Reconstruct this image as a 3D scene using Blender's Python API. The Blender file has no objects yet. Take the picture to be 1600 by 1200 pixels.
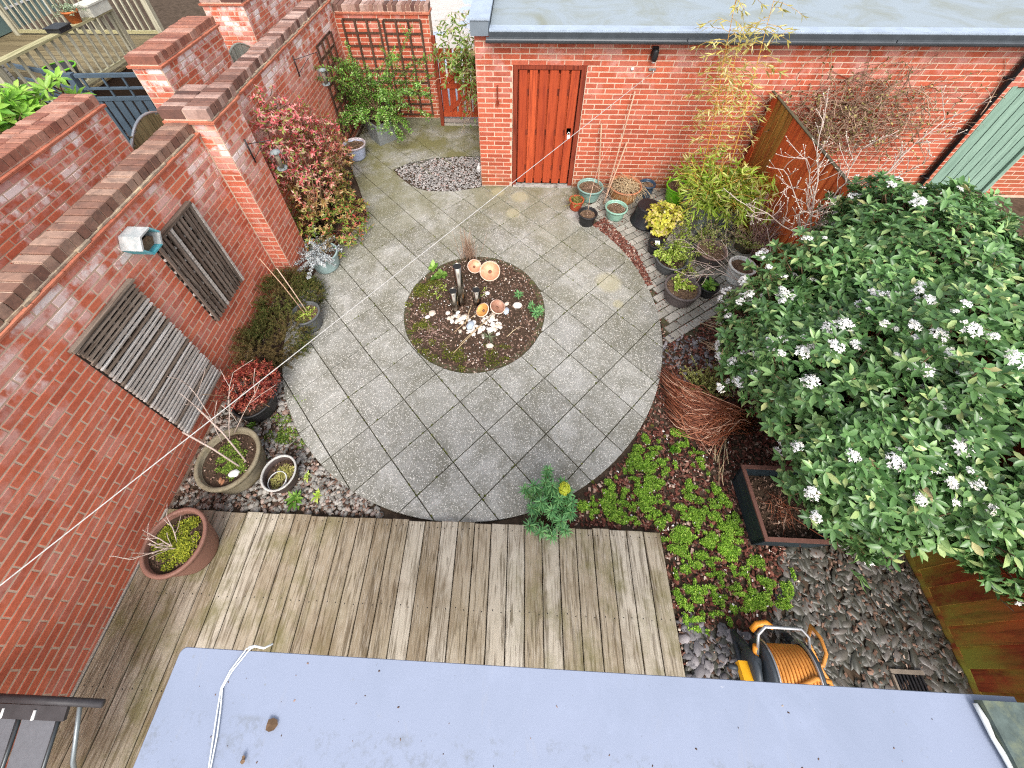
import bpy, math, random
import numpy as np
from mathutils import Vector, Matrix
PI = math.pi
S = bpy.context.scene
COL = S.collection
rnd = random.Random(7)
rng = np.random.default_rng(11)

# ------------------------------------------------------------------ camera
CAM = np.array([0.0, 0.0, 4.6])
RM = np.array([[0.99902834, 0.04304581, -0.00945744],
               [0.02414637, -0.714111, -0.69961592],
               [-0.0368692, 0.69870777, -0.71445652]])   # right, down, forward
cd = bpy.data.cameras.new('camera')
cam = bpy.data.objects.new('camera', cd); COL.objects.link(cam)
cd.sensor_fit = 'HORIZONTAL'; cd.sensor_width = 36.0
cd.lens = 679.58 / 1600 * 36
cd.shift_x = 16.56 / 1600; cd.shift_y = -224.53 / 1600
cd.clip_start = 0.05; cd.clip_end = 400
mw = Matrix.Identity(4)
for i in range(3):
    mw[i][0] = RM[0][i]; mw[i][1] = -RM[1][i]; mw[i][2] = -RM[2][i]; mw[i][3] = CAM[i]
cam.matrix_world = mw
S.camera = cam

# ------------------------------------------------------------------ sky, sun, exposure
SUN_EL, SUN_AZ = math.radians(50), math.radians(172)     # overcast, a soft brightness from over the right shoulder
w = bpy.data.worlds.new('World'); S.world = w; w.use_nodes = True
nt = w.node_tree; nt.nodes.clear()
sky = nt.nodes.new('ShaderNodeTexSky'); sky.sky_type = 'NISHITA'; sky.sun_disc = False
sky.sun_elevation = SUN_EL; sky.sun_rotation = SUN_AZ
sky.air_density = 1.0; sky.dust_density = 4.0; sky.ozone_density = 1.0
hs = nt.nodes.new('ShaderNodeHueSaturation'); hs.inputs['Saturation'].default_value = 0.42
bg = nt.nodes.new('ShaderNodeBackground'); bg.inputs['Strength'].default_value = 0.15
wo = nt.nodes.new('ShaderNodeOutputWorld')
nt.links.new(sky.outputs[0], hs.inputs['Color']); nt.links.new(hs.outputs[0], bg.inputs['Color']); nt.links.new(bg.outputs[0], wo.inputs[0])
ld = bpy.data.lights.new('sun', 'SUN'); ld.energy = 0.85; ld.angle = math.radians(25); ld.color = (1.0, 0.97, 0.92)
sun = bpy.data.objects.new('sun', ld); COL.objects.link(sun)
sd = Vector((math.sin(SUN_AZ) * math.cos(SUN_EL), math.cos(SUN_AZ) * math.cos(SUN_EL), math.sin(SUN_EL)))
sun.rotation_euler = sd.to_track_quat('Z', 'Y').to_euler(); sun.location = (0, -6, 12)
vs = S.view_settings
vs.view_transform = 'Standard'; vs.look = 'None'; vs.gamma = 1.0; vs.exposure = 1.1; vs.use_curve_mapping = False
S.cycles.max_bounces = 5; S.cycles.diffuse_bounces = 3; S.cycles.glossy_bounces = 2; S.cycles.transmission_bounces = 3
S.cycles.use_denoising = False; S.cycles.filter_width = 1.15
S.cycles.caustics_reflective = False; S.cycles.caustics_refractive = False

# ------------------------------------------------------------------ object helpers
def tag(o, label=None, cat=None, group=None, kind=None):
    if label: o['label'] = label
    if cat: o['category'] = cat
    if group: o['group'] = group
    if kind: o['kind'] = kind
    return o
def thing(name, label, cat, loc=(0, 0, 0), group=None, kind=None):
    o = bpy.data.objects.new(name, None); COL.objects.link(o); o.location = loc
    o.empty_display_size = 0.1
    return tag(o, label, cat, group, kind)
def link(name, me, mat=None, parent=None, kind=None):
    o = bpy.data.objects.new(name, me); COL.objects.link(o)
    if mat is not None and len(me.materials) == 0: me.materials.append(mat)
    if parent is not None:
        o.parent = parent
        o.matrix_parent_inverse = parent_inv(parent)
    if kind: o['kind'] = kind
    return o
def parent_inv(pn):
    # empties are only moved; mesh parents are built in world space (their basis is the identity)
    return Matrix.Translation(-Vector(pn.location)) if pn.type == 'EMPTY' else pn.matrix_basis.inverted()
class MB:
    """collects world-space geometry for one mesh object"""
    def __init__(s): s.v = []; s.f = []; s.sm = []
    def add(s, vs_, fs, smooth=False):
        b = len(s.v); s.v += [tuple(x) for x in vs_]; s.f += [tuple(b + i for i in f) for f in fs]; s.sm += [smooth] * len(fs)
        return s
    def box(s, x0, x1, y0, y1, z0, z1):
        return s.add([(x0, y0, z0), (x1, y0, z0), (x1, y1, z0), (x0, y1, z0), (x0, y0, z1), (x1, y0, z1), (x1, y1, z1), (x0, y1, z1)],
                     [(0, 3, 2, 1), (4, 5, 6, 7), (0, 1, 5, 4), (1, 2, 6, 5), (2, 3, 7, 6), (3, 0, 4, 7)])
    def obox(s, c, ax, ay, az):
        """oriented box: centre and three half-axis vectors"""
        c = Vector(c); ax = Vector(ax); ay = Vector(ay); az = Vector(az)
        P = [c + sx * ax + sy * ay + sz * az for sz in (-1, 1) for sx, sy in ((-1, -1), (1, -1), (1, 1), (-1, 1))]
        return s.add(P, [(0, 3, 2, 1), (4, 5, 6, 7), (0, 1, 5, 4), (1, 2, 6, 5), (2, 3, 7, 6), (3, 0, 4, 7)])
    def beam(s, a, b, wd, th, up=(0, 0, 1)):
        a = Vector(a); b = Vector(b); d = (b - a); L = d.length; d.normalize()
        u = Vector(up); sd_ = d.cross(u)
        if sd_.length < 1e-4: sd_ = d.cross(Vector((1, 0, 0)))
        sd_.normalize(); u = sd_.cross(d)
        return s.obox((a + b) / 2, d * L / 2, sd_ * wd / 2, u * th / 2)
    def tube(s, pts, r, n=6, cap=True):
        pts = [Vector(q) for q in pts]; m = len(pts)
        rr = r if hasattr(r, '__len__') else [r] * m
        V = []; prev = None
        for i, q in enumerate(pts):
            d = (pts[min(i + 1, m - 1)] - pts[max(i - 1, 0)])
            if d.length < 1e-9: d = Vector((0, 0, 1))
            d.normalize()
            if prev is None:
                u = d.cross(Vector((0, 0, 1)) if abs(d.z) < .9 else Vector((1, 0, 0)))
            else: u = prev - d * prev.dot(d)
            if u.length < 1e-6: u = d.cross(Vector((1, 0, 0)))
            u.normalize(); prev = u; wv = d.cross(u)
            for k in range(n):
                a = 2 * PI * k / n; V.append(q + (u * math.cos(a) + wv * math.sin(a)) * rr[i])
        F = []
        for i in range(m - 1):
            for k in range(n): F.append((i * n + k, i * n + (k + 1) % n, (i + 1) * n + (k + 1) % n, (i + 1) * n + k))
        if cap: F.append(tuple(range(n - 1, -1, -1))); F.append(tuple((m - 1) * n + k for k in range(n)))
        return s.add(V, F, True)
    def lathe(s, c, prof, n=28, a0=0.0, a1=None, smooth=True, jit=0.0):
        """prof: list of (radius, z) from outside bottom upwards; c = world centre at z=0 of profile"""
        V = []; F = []; m = len(prof); full = a1 is None
        cols = n if full else n + 1
        for j in range(cols):
            a = (2 * PI * j / n) if full else a0 + (a1 - a0) * j / n
            for (r, z) in prof: V.append((c[0] + r * math.cos(a), c[1] + r * math.sin(a), c[2] + z))
        for j in range(n):
            j2 = (j + 1) % cols
            for i in range(m - 1): F.append((j * m + i, j2 * m + i, j2 * m + i + 1, j * m + i + 1))
        return s.add(V, F, smooth)
    def build(s, name, mat, parent=None, kind=None):
        me = bpy.data.meshes.new(name); me.from_pydata([tuple(x) for x in s.v], [], s.f)
        me.polygons.foreach_set('use_smooth', s.sm); me.update()
        return link(name, me, mat, parent, kind)
def np_mesh(name, V, F, smooth=False):
    """V (n,3) float, F (m,k) int"""
    me = bpy.data.meshes.new(name); V = np.ascontiguousarray(V, np.float32); F = np.ascontiguousarray(F, np.int32)
    me.vertices.add(len(V)); me.vertices.foreach_set('co', V.ravel())
    m, k = F.shape
    me.loops.add(m * k); me.loops.foreach_set('vertex_index', F.ravel())
    me.polygons.add(m); me.polygons.foreach_set('loop_start', np.arange(0, m * k, k, dtype=np.int32))
    me.polygons.foreach_set('loop_total', np.full(m, k, np.int32))
    if smooth: me.polygons.foreach_set('use_smooth', np.ones(m, bool))
    me.update(calc_edges=True); return me
def norm(a): return a / np.maximum(np.linalg.norm(a, axis=-1, keepdims=True), 1e-9)
def frames(d, up):
    x = norm(d); y = norm(np.cross(up, x)); z = np.cross(x, y)
    return np.stack([x, y, z], -1)           # columns
def rand_rot(n):
    q = norm(rng.normal(size=(n, 4))); a, b, c, d = q.T
    return np.stack([np.stack([1 - 2 * (c * c + d * d), 2 * (b * c - a * d), 2 * (b * d + a * c)], -1),
                     np.stack([2 * (b * c + a * d), 1 - 2 * (b * b + d * d), 2 * (c * d - a * b)], -1),
                     np.stack([2 * (b * d - a * c), 2 * (c * d + a * b), 1 - 2 * (b * b + c * c)], -1)], 1)
def yaw_rot(n, tilt=0.2):
    a = rng.uniform(0, 2 * PI, n); up = norm(np.stack([rng.normal(0, tilt, n), rng.normal(0, tilt, n), np.ones(n)], -1))
    return frames(np.cross(np.stack([np.cos(a), np.sin(a), np.zeros(n)], -1), up), up)
def inst(name, tv, tf, pos, R, sc, smooth=False):
    tv = np.asarray(tv, float); tf = np.asarray(tf, int); n = len(pos)
    sc = np.broadcast_to(np.asarray(sc, float).reshape(n, -1), (n, 3))
    V = np.einsum('nij,nkj->nki', R, tv[None] * sc[:, None, :]) + np.asarray(pos)[:, None, :]
    F = tf[None] + (np.arange(n) * len(tv))[:, None, None]
    return np_mesh(name, V.reshape(-1, 3), F.reshape(-1, tf.shape[1]), smooth)
# leaf templates: unit length along +x, unit width along y, normal +z
LEAF8 = (np.array([(0, 0, 0), (.3, .42, .05), (.3, 0, -.03), (.3, -.42, .05), (.68, .4, .02), (.68, 0, -.06), (.68, -.4, .02), (1, 0, -.16)]),
         np.array([(0, 2, 1), (0, 3, 2), (1, 2, 5), (1, 5, 4), (2, 3, 6), (2, 6, 5), (4, 5, 7), (5, 6, 7)]))
LEAF4 = (np.array([(0, 0, 0), (.45, .5, .06), (.5, 0, -.04), (.45, -.5, .06), (1, 0, -.08)]), np.array([(0, 2, 1), (0, 3, 2), (1, 2, 4), (2, 3, 4)]))
LANCE = (np.array([(0, 0, 0), (.25, .5, .03), (.25, -.5, .03), (.65, .4, -.06), (.65, -.4, -.06), (1, 0, -.22)]), np.array([(0, 2, 1), (1, 2, 4), (1, 4, 3), (3, 4, 5)]))
BLADE = (np.array([(0, .5, 0), (0, -.5, 0), (.5, .4, .08), (.5, -.4, .08), (1, 0, -.02)]), np.array([(0, 1, 3), (0, 3, 2), (2, 3, 4)]))
CHIP = (np.array([(-.5, -.3, 0), (.5, -.35, 0), (.55, .3, 0), (-.45, .35, 0), (-.4, -.22, .25), (.4, -.3, .25), (.45, .22, .25), (-.35, .3, .25)]),
        np.array([(4, 5, 6), (4, 6, 7), (0, 1, 5), (0, 5, 4), (1, 2, 6), (1, 6, 5), (2, 3, 7), (2, 7, 6), (3, 0, 4), (3, 4, 7)]))
def slate_t():
    a = np.array([0, .9, 1.9, 2.9, 3.9, 5.2]); r = np.array([.5, .42, .48, .52, .4, .5])
    b = np.stack([np.cos(a) * r, np.sin(a) * r * .75, np.zeros(6)], -1); t = b * .86; t[:, 2] = .22
    F = [(6, 6 + i, 6 + i + 1) for i in range(1, 5)]
    for i in range(6): F += [(i, (i + 1) % 6, 6 + (i + 1) % 6), (i, 6 + (i + 1) % 6, 6 + i)]
    return np.concatenate([b, t]), np.array(F)
SLATE = slate_t()
def pebble_t():
    V = [(0, 0, .5)]; F = []
    for z, r in ((.28, .42), (-.05, .5)):
        for k in range(6): V.append((math.cos(k * PI / 3) * r, math.sin(k * PI / 3) * r, z))
    for k in range(6):
        k2 = (k + 1) % 6
        F += [(0, 1 + k, 1 + k2), (1 + k, 7 + k, 7 + k2), (1 + k, 7 + k2, 1 + k2)]
    return np.array(V), np.array(F)
PEBBLE = pebble_t()
def in_poly(x, y, poly):
    poly = np.asarray(poly); n = len(poly); ins = np.zeros(np.shape(x), bool); j = n - 1
    for i in range(n):
        xi, yi = poly[i]; xj, yj = poly[j]
        c = ((yi > y) != (yj > y)) & (x < (xj - xi) * (y - yi) / (yj - yi + 1e-12) + xi)
        ins ^= c; j = i
    return ins
def sample(poly, n, excl=()):
    poly = np.asarray(poly); lo = poly.min(0); hi = poly.max(0); out = np.zeros((0, 2))
    while len(out) < n:
        q = rng.uniform(lo, hi, (n * 2, 2)); k = in_poly(q[:, 0], q[:, 1], poly)
        for e in excl: k &= ~in_poly(q[:, 0], q[:, 1], e)
        out = np.concatenate([out, q[k]])
    return out[:n]
def proj(P_):
    v = (np.asarray(P_) - CAM) @ RM.T
    return np.stack([783.44 + 679.58 * v[..., 0] / v[..., 2], 375.47 + 679.58 * v[..., 1] / v[..., 2], v[..., 2]], -1)

# ------------------------------------------------------------------ material helpers
class NT:
    def __init__(s, name):
        s.m = bpy.data.materials.new(name); s.m.use_nodes = True; s.t = s.m.node_tree; s.t.nodes.clear()
        s.o = s.t.nodes.new('ShaderNodeOutputMaterial'); s.b = s.t.nodes.new('ShaderNodeBsdfPrincipled')
        s.t.links.new(s.b.outputs[0], s.o.inputs[0]); s.b.inputs['Roughness'].default_value = .8
        s.b.inputs['Specular IOR Level'].default_value = .3
    def n(s, typ, **kw):
        q = s.t.nodes.new(typ)
        for k, v in kw.items():
            if k.startswith('i_'):
                q.inputs[int(k[2:]) if k[2:].isdigit() else k[2:].replace('_', ' ')].default_value = v
            else: setattr(q, k, v)
        return q
    def l(s, a, b): s.t.links.new(a, b)
    def pos(s, scale=(1, 1, 1), obj=False, rot=(0, 0, 0)):
        tc = s.n('ShaderNodeTexCoord') if obj else s.n('ShaderNodeNewGeometry')
        mp = s.n('ShaderNodeMapping'); mp.inputs['Scale'].default_value = scale; mp.inputs['Rotation'].default_value = rot
        s.l(tc.outputs['Object'] if obj else tc.outputs['Position'], mp.inputs[0]); return mp.outputs[0]
    def noise(s, scale=5, detail=4, rough=.55, vec=None, dist=0.0):
        q = s.n('ShaderNodeTexNoise'); q.inputs['Scale'].default_value = scale; q.inputs['Detail'].default_value = detail
        q.inputs['Roughness'].default_value = rough; q.inputs['Distortion'].default_value = dist
        s.l(vec if vec is not None else s.pos(), q.inputs['Vector']); return q.outputs['Fac']
    def ramp(s, fac, stops, interp='LINEAR'):
        q = s.n('ShaderNodeValToRGB'); q.color_ramp.interpolation = interp; e = q.color_ramp.elements
        while len(e) < len(stops): e.new(.5)
        for i, (p_, c) in enumerate(stops):
            e[i].position = p_; e[i].color = (*c, 1) if hasattr(c, '__len__') else (c, c, c, 1)
        s.l(fac, q.inputs[0]); return q.outputs[0]
    def mix(s, fac, a, b, mode='MIX'):
        q = s.n('ShaderNodeMix', data_type='RGBA', blend_type=mode); q.clamp_factor = True
        for k, x in ((0, fac), (6, a), (7, b)):
            if hasattr(x, 'is_linked') or hasattr(x, 'links'): s.l(x, q.inputs[k])
            elif k == 0: q.inputs[0].default_value = x
            else: q.inputs[k].default_value = (*x, 1) if hasattr(x, '__len__') else (x, x, x, 1)
        return q.outputs[2]
    def math(s, op, a, b=0.0, clamp=False):
        q = s.n('ShaderNodeMath', operation=op); q.use_clamp = clamp
        for k, x in ((0, a), (1, b)):
            if hasattr(x, 'links'): s.l(x, q.inputs[k])
            else: q.inputs[k].default_value = x
        return q.outputs[0]
    def rand(s):
        """one random value per piece: object random plus mesh-island random"""
        oi = s.n('ShaderNodeObjectInfo'); g = s.n('ShaderNodeNewGeometry')
        return s.math('FRACT', s.math('ADD', oi.outputs['Random'], g.outputs['Random Per Island']))
    def sep(s):
        g = s.n('ShaderNodeNewGeometry'); q = s.n('ShaderNodeSeparateXYZ'); s.l(g.outputs['Position'], q.inputs[0]); return q.outputs
    def bump(s, h, strength=.3, dist=.01):
        q = s.n('ShaderNodeBump'); q.inputs['Strength'].default_value = strength; q.inputs['Distance'].default_value = dist
        s.l(h, q.inputs['Height']); s.l(q.outputs[0], s.b.inputs['Normal'])
    def done(s, col, rough=None, spec=None, metal=None):
        if hasattr(col, 'links'): s.l(col, s.b.inputs['Base Color'])
        else: s.b.inputs['Base Color'].default_value = (*col, 1)
        if rough is not None:
            if hasattr(rough, 'links'): s.l(rough, s.b.inputs['Roughness'])
            else: s.b.inputs['Roughness'].default_value = rough
        if spec is not None: s.b.inputs['Specular IOR Level'].default_value = spec
        if metal is not None: s.b.inputs['Metallic'].default_value = metal
        return s.m
MAT = {}
def simple(name, col, rough=.7, var=.25, scale=14, spec=.3, metal=0.0, bump=.15, dirt=None):
    if name in MAT: return MAT[name]
    t = NT(name); c = np.array(col)
    nz = t.noise(scale, 5, .6)
    out = t.ramp(nz, [(.25, tuple(c * (1 - var))), (.75, tuple(np.minimum(c * (1 + var), 1)))])
    if dirt is not None:
        n2 = t.noise(scale * .45, 6, .7); out = t.mix(t.ramp(n2, [(.5, 0), (.68, 1)]), out, dirt)
    if bump: t.bump(nz, bump, .004)
    MAT[name] = t.done(out, rough, spec, metal); return MAT[name]
def leafmat(name, stops, rough=.45, trans=.25, spec=.4, tint=None):
    if name in MAT: return MAT[name]
    t = NT(name); r = t.rand(); col = t.ramp(r, stops)
    nz = t.noise(2.2, 2); col = t.mix(.45, col, t.ramp(nz, [(.3, .25), (.7, .95)]), 'OVERLAY')
    if tint is not None:                    # new growth colour in soft drifts
        col = t.mix(t.ramp(t.noise(1.6, 3), [(.48, 0), (.62, .8)]), col, tint)
    t.l(col, t.b.inputs['Base Color']); t.b.inputs['Roughness'].default_value = rough; t.b.inputs['Specular IOR Level'].default_value = spec
    if trans:
        tr = t.n('ShaderNodeBsdfTranslucent'); t.l(col, tr.inputs[0]); ms = t.n('ShaderNodeMixShader'); ms.inputs[0].default_value = trans
        t.l(t.b.outputs[0], ms.inputs[1]); t.l(tr.outputs[0], ms.inputs[2]); t.l(ms.outputs[0], t.o.inputs[0])
    MAT[name] = t.m; return t.m

def m_brick(name, stops, eff=.0, soot=0.0, moss=0.0):
    t = NT(name); r = t.rand()
    col = t.ramp(r, stops)
    nz = t.noise(28, 5, .65); col = t.mix(.42, col, t.ramp(nz, [(.25, .32), (.78, .78)]), 'OVERLAY')
    streak = t.noise(3.5, 3, .6, t.pos((1, 1, 2.5)))
    col = t.mix(t.math('MULTIPLY', t.ramp(streak, [(.5, 0), (.75, 1)]), .35), col, (.16, .06, .045))
    if eff:                                   # lime bloom weathered out of the upper courses
        z = t.sep()[2]
        zz = t.math('MULTIPLY', t.ramp(t.math('DIVIDE', z, 2.5), [(.2, .10), (.62, .22), (.8, 1)]), eff)
        pat = t.ramp(t.noise(4.2, 4, .65, t.pos((1, 1.1, .8))), [(.45, 0), (.58, 1)])
        per = t.ramp(t.math('FRACT', t.math('MULTIPLY', r, 7.31)), [(.2, .25), (.8, 1)])
        f = t.math('MULTIPLY', t.math('MULTIPLY', zz, pat), per, True)
        col = t.mix(f, col, (.90, .82, .79))
    if soot:
        col = t.mix(t.math('MULTIPLY', t.ramp(t.noise(9, 5, .7), [(.45, 0), (.7, 1)]), soot), col, (.07, .05, .045))
    if moss:
        z = t.sep()[2]
        f = t.math('MULTIPLY', t.ramp(z, [(.0, 1), (.55, 0)]), t.ramp(t.noise(2.4, 5, .7), [(.42, 0), (.66, moss)]))
        col = t.mix(f, col, (.16, .12, .05))
    t.bump(nz, .35, .004)
    return t.done(col, .85, .2)
BR = [(0, (.42, .10, .056)), (.25, (.52, .13, .072)), (.5, (.57, .15, .082)), (.75, (.48, .118, .068)), (1, (.60, .17, .093))]
M_BRICK = m_brick('red_brick', BR, .85)
M_GBRICK = m_brick('orange_red_brick', [(0, (.36, .074, .038)), (.4, (.43, .094, .048)), (.7, (.46, .105, .055)), (1, (.49, .124, .067))], .18, 0, .8)
M_COPE = m_brick('weathered_coping_brick', [(0, (.10, .05, .04)), (.4, (.23, .12, .09)), (.7, (.34, .21, .17)), (1, (.44, .30, .25))], 0, .55)
M_COPEN = m_brick('brown_coping_brick', [(0, (.22, .085, .06)), (.5, (.34, .15, .10)), (1, (.43, .24, .18))], 0, .4)
M_COPEM = m_brick('mixed_coping_brick', [(0, (.17, .085, .062)), (.5, (.25, .14, .10)), (1, (.34, .22, .165))], 0, .6)
M_TILE = m_brick('creasing_tile_clay', [(0, (.40, .12, .07)), (1, (.55, .2, .12))], 0, .3)
def m_mortar():
    t = NT('mortar'); c = t.ramp(t.noise(18, 6, .7), [(.3, (.52, .36, .26)), (.7, (.68, .51, .395))])
    c = t.mix(t.ramp(t.noise(2.1, 4), [(.6, 0), (.85, .3)]), c, (.40, .24, .16)); t.bump(t.noise(60, 3), .3, .003); return t.done(c, .95, .1)
M_MORTAR = m_mortar()
def m_slab():
    t = NT('concrete_slab'); r = t.rand()
    base = t.ramp(r, [(0, (.30, .295, .275)), (.5, (.37, .365, .34)), (1, (.44, .435, .41))])
    cl = t.noise(2.6, 8, .76, dist=.6); base = t.mix(t.ramp(cl, [(.4, 0), (.64, .72)]), base, (.14, .135, .105)); base = t.mix(t.ramp(t.noise(.8, 5, .7), [(.48, 0), (.6, .5)]), base, (.14, .135, .105))
    v = t.n('ShaderNodeTexVoronoi', feature='F1'); v.inputs['Scale'].default_value = 88; t.l(t.pos(), v.inputs['Vector'])
    wn = t.n('ShaderNodeTexWhiteNoise'); t.l(v.outputs['Position'], wn.inputs['Vector'])
    sp = t.math('MULTIPLY', t.ramp(v.outputs['Distance'], [(.30, 1), (.48, 0)]), t.ramp(wn.outputs['Value'], [(.6, 0), (.66, 1)]))
    base = t.mix(t.math('MULTIPLY', sp, .9), base, (.74, .72, .66))
    sp2 = t.math('MULTIPLY', t.ramp(v.outputs['Distance'], [(.28, 1), (.45, 0)]), t.ramp(wn.outputs['Value'], [(.12, 1), (.16, 0)]))
    base = t.mix(t.math('MULTIPLY', sp2, .6), base, (.11, .10, .09))
    y = t.sep()[1]
    mz = t.math('MULTIPLY', t.ramp(t.math('DIVIDE', y, 8.0), [(.35, .12), (.62, .5), (.8, 1)]), t.ramp(t.noise(1.25, 6, .7), [(.34, 0), (.56, .95)]))
    base = t.mix(mz, base, (.155, .145, .06))
    g_ = t.n('ShaderNodeNewGeometry')           # pale rings where pots once stood
    for (px_, py_, pr_) in ((1.24, 3.76, .17), (.02, 5.5, .14), (-.08, 5.1, .12), (-.35, 5.62, .12), (1.32, 3.4, .08)):
        dn = t.n('ShaderNodeVectorMath', operation='DISTANCE'); t.l(g_.outputs['Position'], dn.inputs[0]); dn.inputs[1].default_value = (px_, py_, 0)
        dd = t.math('ADD', dn.outputs['Value'], t.math('MULTIPLY', t.noise(14, 3), .05))
        base = t.mix(t.math('MULTIPLY', t.ramp(t.math('DIVIDE', dd, pr_ * 2), [(.45, 1), (.66, 0)]), .5), base, (.40, .365, .22))
    t.bump(t.noise(90, 4, .7), .5, .004)
    return t.done(base, .9, .15)
M_SLAB = m_slab()
def m_deck():
    t = NT('weathered_deck_board'); r = t.rand()
    col = t.ramp(r, [(0, (.27, .215, .145)), (.3, (.35, .29, .205)), (.6, (.42, .365, .28)), (1, (.50, .45, .365))])
    off = t.n('ShaderNodeCombineXYZ'); t.l(t.math('MULTIPLY', r, 40), off.inputs[1]); t.l(t.math('MULTIPLY', r, 13), off.inputs[0])
    ad = t.n('ShaderNodeVectorMath', operation='ADD'); t.l(t.pos((1, .07, 1)), ad.inputs[0]); t.l(off.outputs[0], ad.inputs[1])
    g1 = t.noise(42, 4, .6, ad.outputs[0], .9); g2 = t.noise(130, 3, .6, ad.outputs[0])
    col = t.mix(t.ramp(g1, [(.37, .8), (.53, 0)]), col, (.085, .06, .034))
    col = t.mix(t.ramp(g2, [(.5, 0), (.7, .6)]), col, (.50, .45, .37))
    bl = t.noise(1.7, 4, .65); col = t.mix(t.ramp(bl, [(.5, 0), (.7, .62)]), col, (.14, .092, .042))
    x = t.sep()
    gm = t.math('MULTIPLY', t.ramp(t.noise(2.6, 5, .7), [(.46, 0), (.66, .75)]), t.ramp(t.math('ABSOLUTE', t.math('ADD', x[0], .7)), [(.55, .12), (1, 1)]))
    col = t.mix(gm, col, (.15, .135, .045))
    t.bump(g1, .35, .004); return t.done(col, .8, .2)
M_DECK = m_deck()
def m_wood(name, a, b, dark, axis=2, algae=None, scale=30):
    t = NT(name); r = t.rand(); col = t.ramp(r, [(0, a), (1, b)])
    sc = [1, 1, 1]; sc[axis] = .06
    of = t.n('ShaderNodeCombineXYZ'); r7 = t.math('MULTIPLY', r, 37.0)
    for k_ in range(3): t.l(r7, of.inputs[k_])
    va = t.n('ShaderNodeVectorMath', operation='ADD'); t.l(t.pos(tuple(sc)), va.inputs[0]); t.l(of.outputs[0], va.inputs[1])
    g = t.noise(scale, 4, .6, va.outputs[0], .5); col = t.mix(t.ramp(g, [(.35, .8), (.55, 0)]), col, dark)
    if algae:
        c2, lo, hi, inv = algae; vb = t.n('ShaderNodeVectorMath', operation='ADD'); t.l(t.pos((1, 1.4, .5)), vb.inputs[0]); t.l(of.outputs[0], vb.inputs[1])
        z = t.sep()[2]; zr = t.ramp(t.math('DIVIDE', z, 2.0), [(lo, 0 if inv else 1), (hi, 1 if inv else 0)])
        f = t.math('MULTIPLY', zr, t.ramp(t.noise(2.5, 5, .7, vb.outputs[0]), [(.38, 0), (.6, .9)])); col = t.mix(f, col, c2)
    t.bump(g, .3, .003); return t.done(col, .7, .25)
M_FENCE = m_wood('lit_red_brown_fence_board', (.56, .12, .035), (.74, .2, .06), (.33, .06, .02), 2, ((.24, .25, .04), .0, .32, False))
M_FENCEN = m_wood('shaded_red_fence_board', (.22, .038, .016), (.50, .11, .036), (.14, .026, .013), 2, ((.34, .34, .05), .05, .4, False))
M_FENCEM = m_wood('mossy_fence_board', (.33, .2, .045), (.42, .27, .06), (.25, .06, .02), 2, ((.30, .075, .022), .25, .75, False))
M_DOOR = m_wood('red_cedar_door', (.36, .056, .018), (.50, .088, .028), (.24, .034, .014), 2)
M_DOORD = m_wood('dark_red_frame', (.22, .04, .018), (.27, .05, .022), (.10, .018, .01), 2)
M_GREEN = m_wood('mint_green_paint', (.22, .335, .265), (.26, .385, .305), (.16, .25, .195), 2)
M_TREL = m_wood('dark_trellis_wood', (.075, .042, .028), (.12, .065, .04), (.03, .018, .012), 2)
M_SLATD = m_wood('dark_weathered_slat', (.10, .07, .052), (.19, .145, .115), (.035, .022, .015), 1, None, 45)
M_SLATP = m_wood('pale_weathered_slat', (.48, .44, .40), (.70, .67, .63), (.26, .22, .185), 1, None, 45)
M_GAPSHADE = simple('slat_gap_shade', (.03, .022, .017), .9, .4, 30)  # near-black tone standing for the shade in the slat gaps
M_SLATM = m_wood('brown_weathered_slat', (.19, .145, .11), (.32, .26, .21), (.07, .045, .03), 1, None, 45)
M_SLATV = m_wood('weathered_upright_slat', (.12, .085, .065), (.24, .19, .155), (.03, .02, .015), 2, None, 45)
M_NDECK = m_wood('pale_green_timber', (.40, .37, .27), (.52, .49, .38), (.22, .2, .12), 2, None, 40)
M_NDECKY = m_wood('mossy_rail_timber', (.40, .36, .2), (.54, .5, .34), (.2, .19, .08), 1, None, 40)
M_NFLOOR = m_wood('brown_mossy_deck', (.17, .13, .07), (.25, .2, .11), (.08, .06, .03), 0, None, 20)
M_BLUEF = simple('slate_blue_paint', (.065, .095, .125), .6, .2, 8)
M_GATEG = m_wood('olive_grey_gate_board', (.22, .18, .09), (.3, .25, .13), (.1, .08, .04), 2)
M_PICK = m_wood('grey_green_picket', (.36, .38, .32), (.46, .48, .42), (.2, .21, .17), 2)
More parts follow.
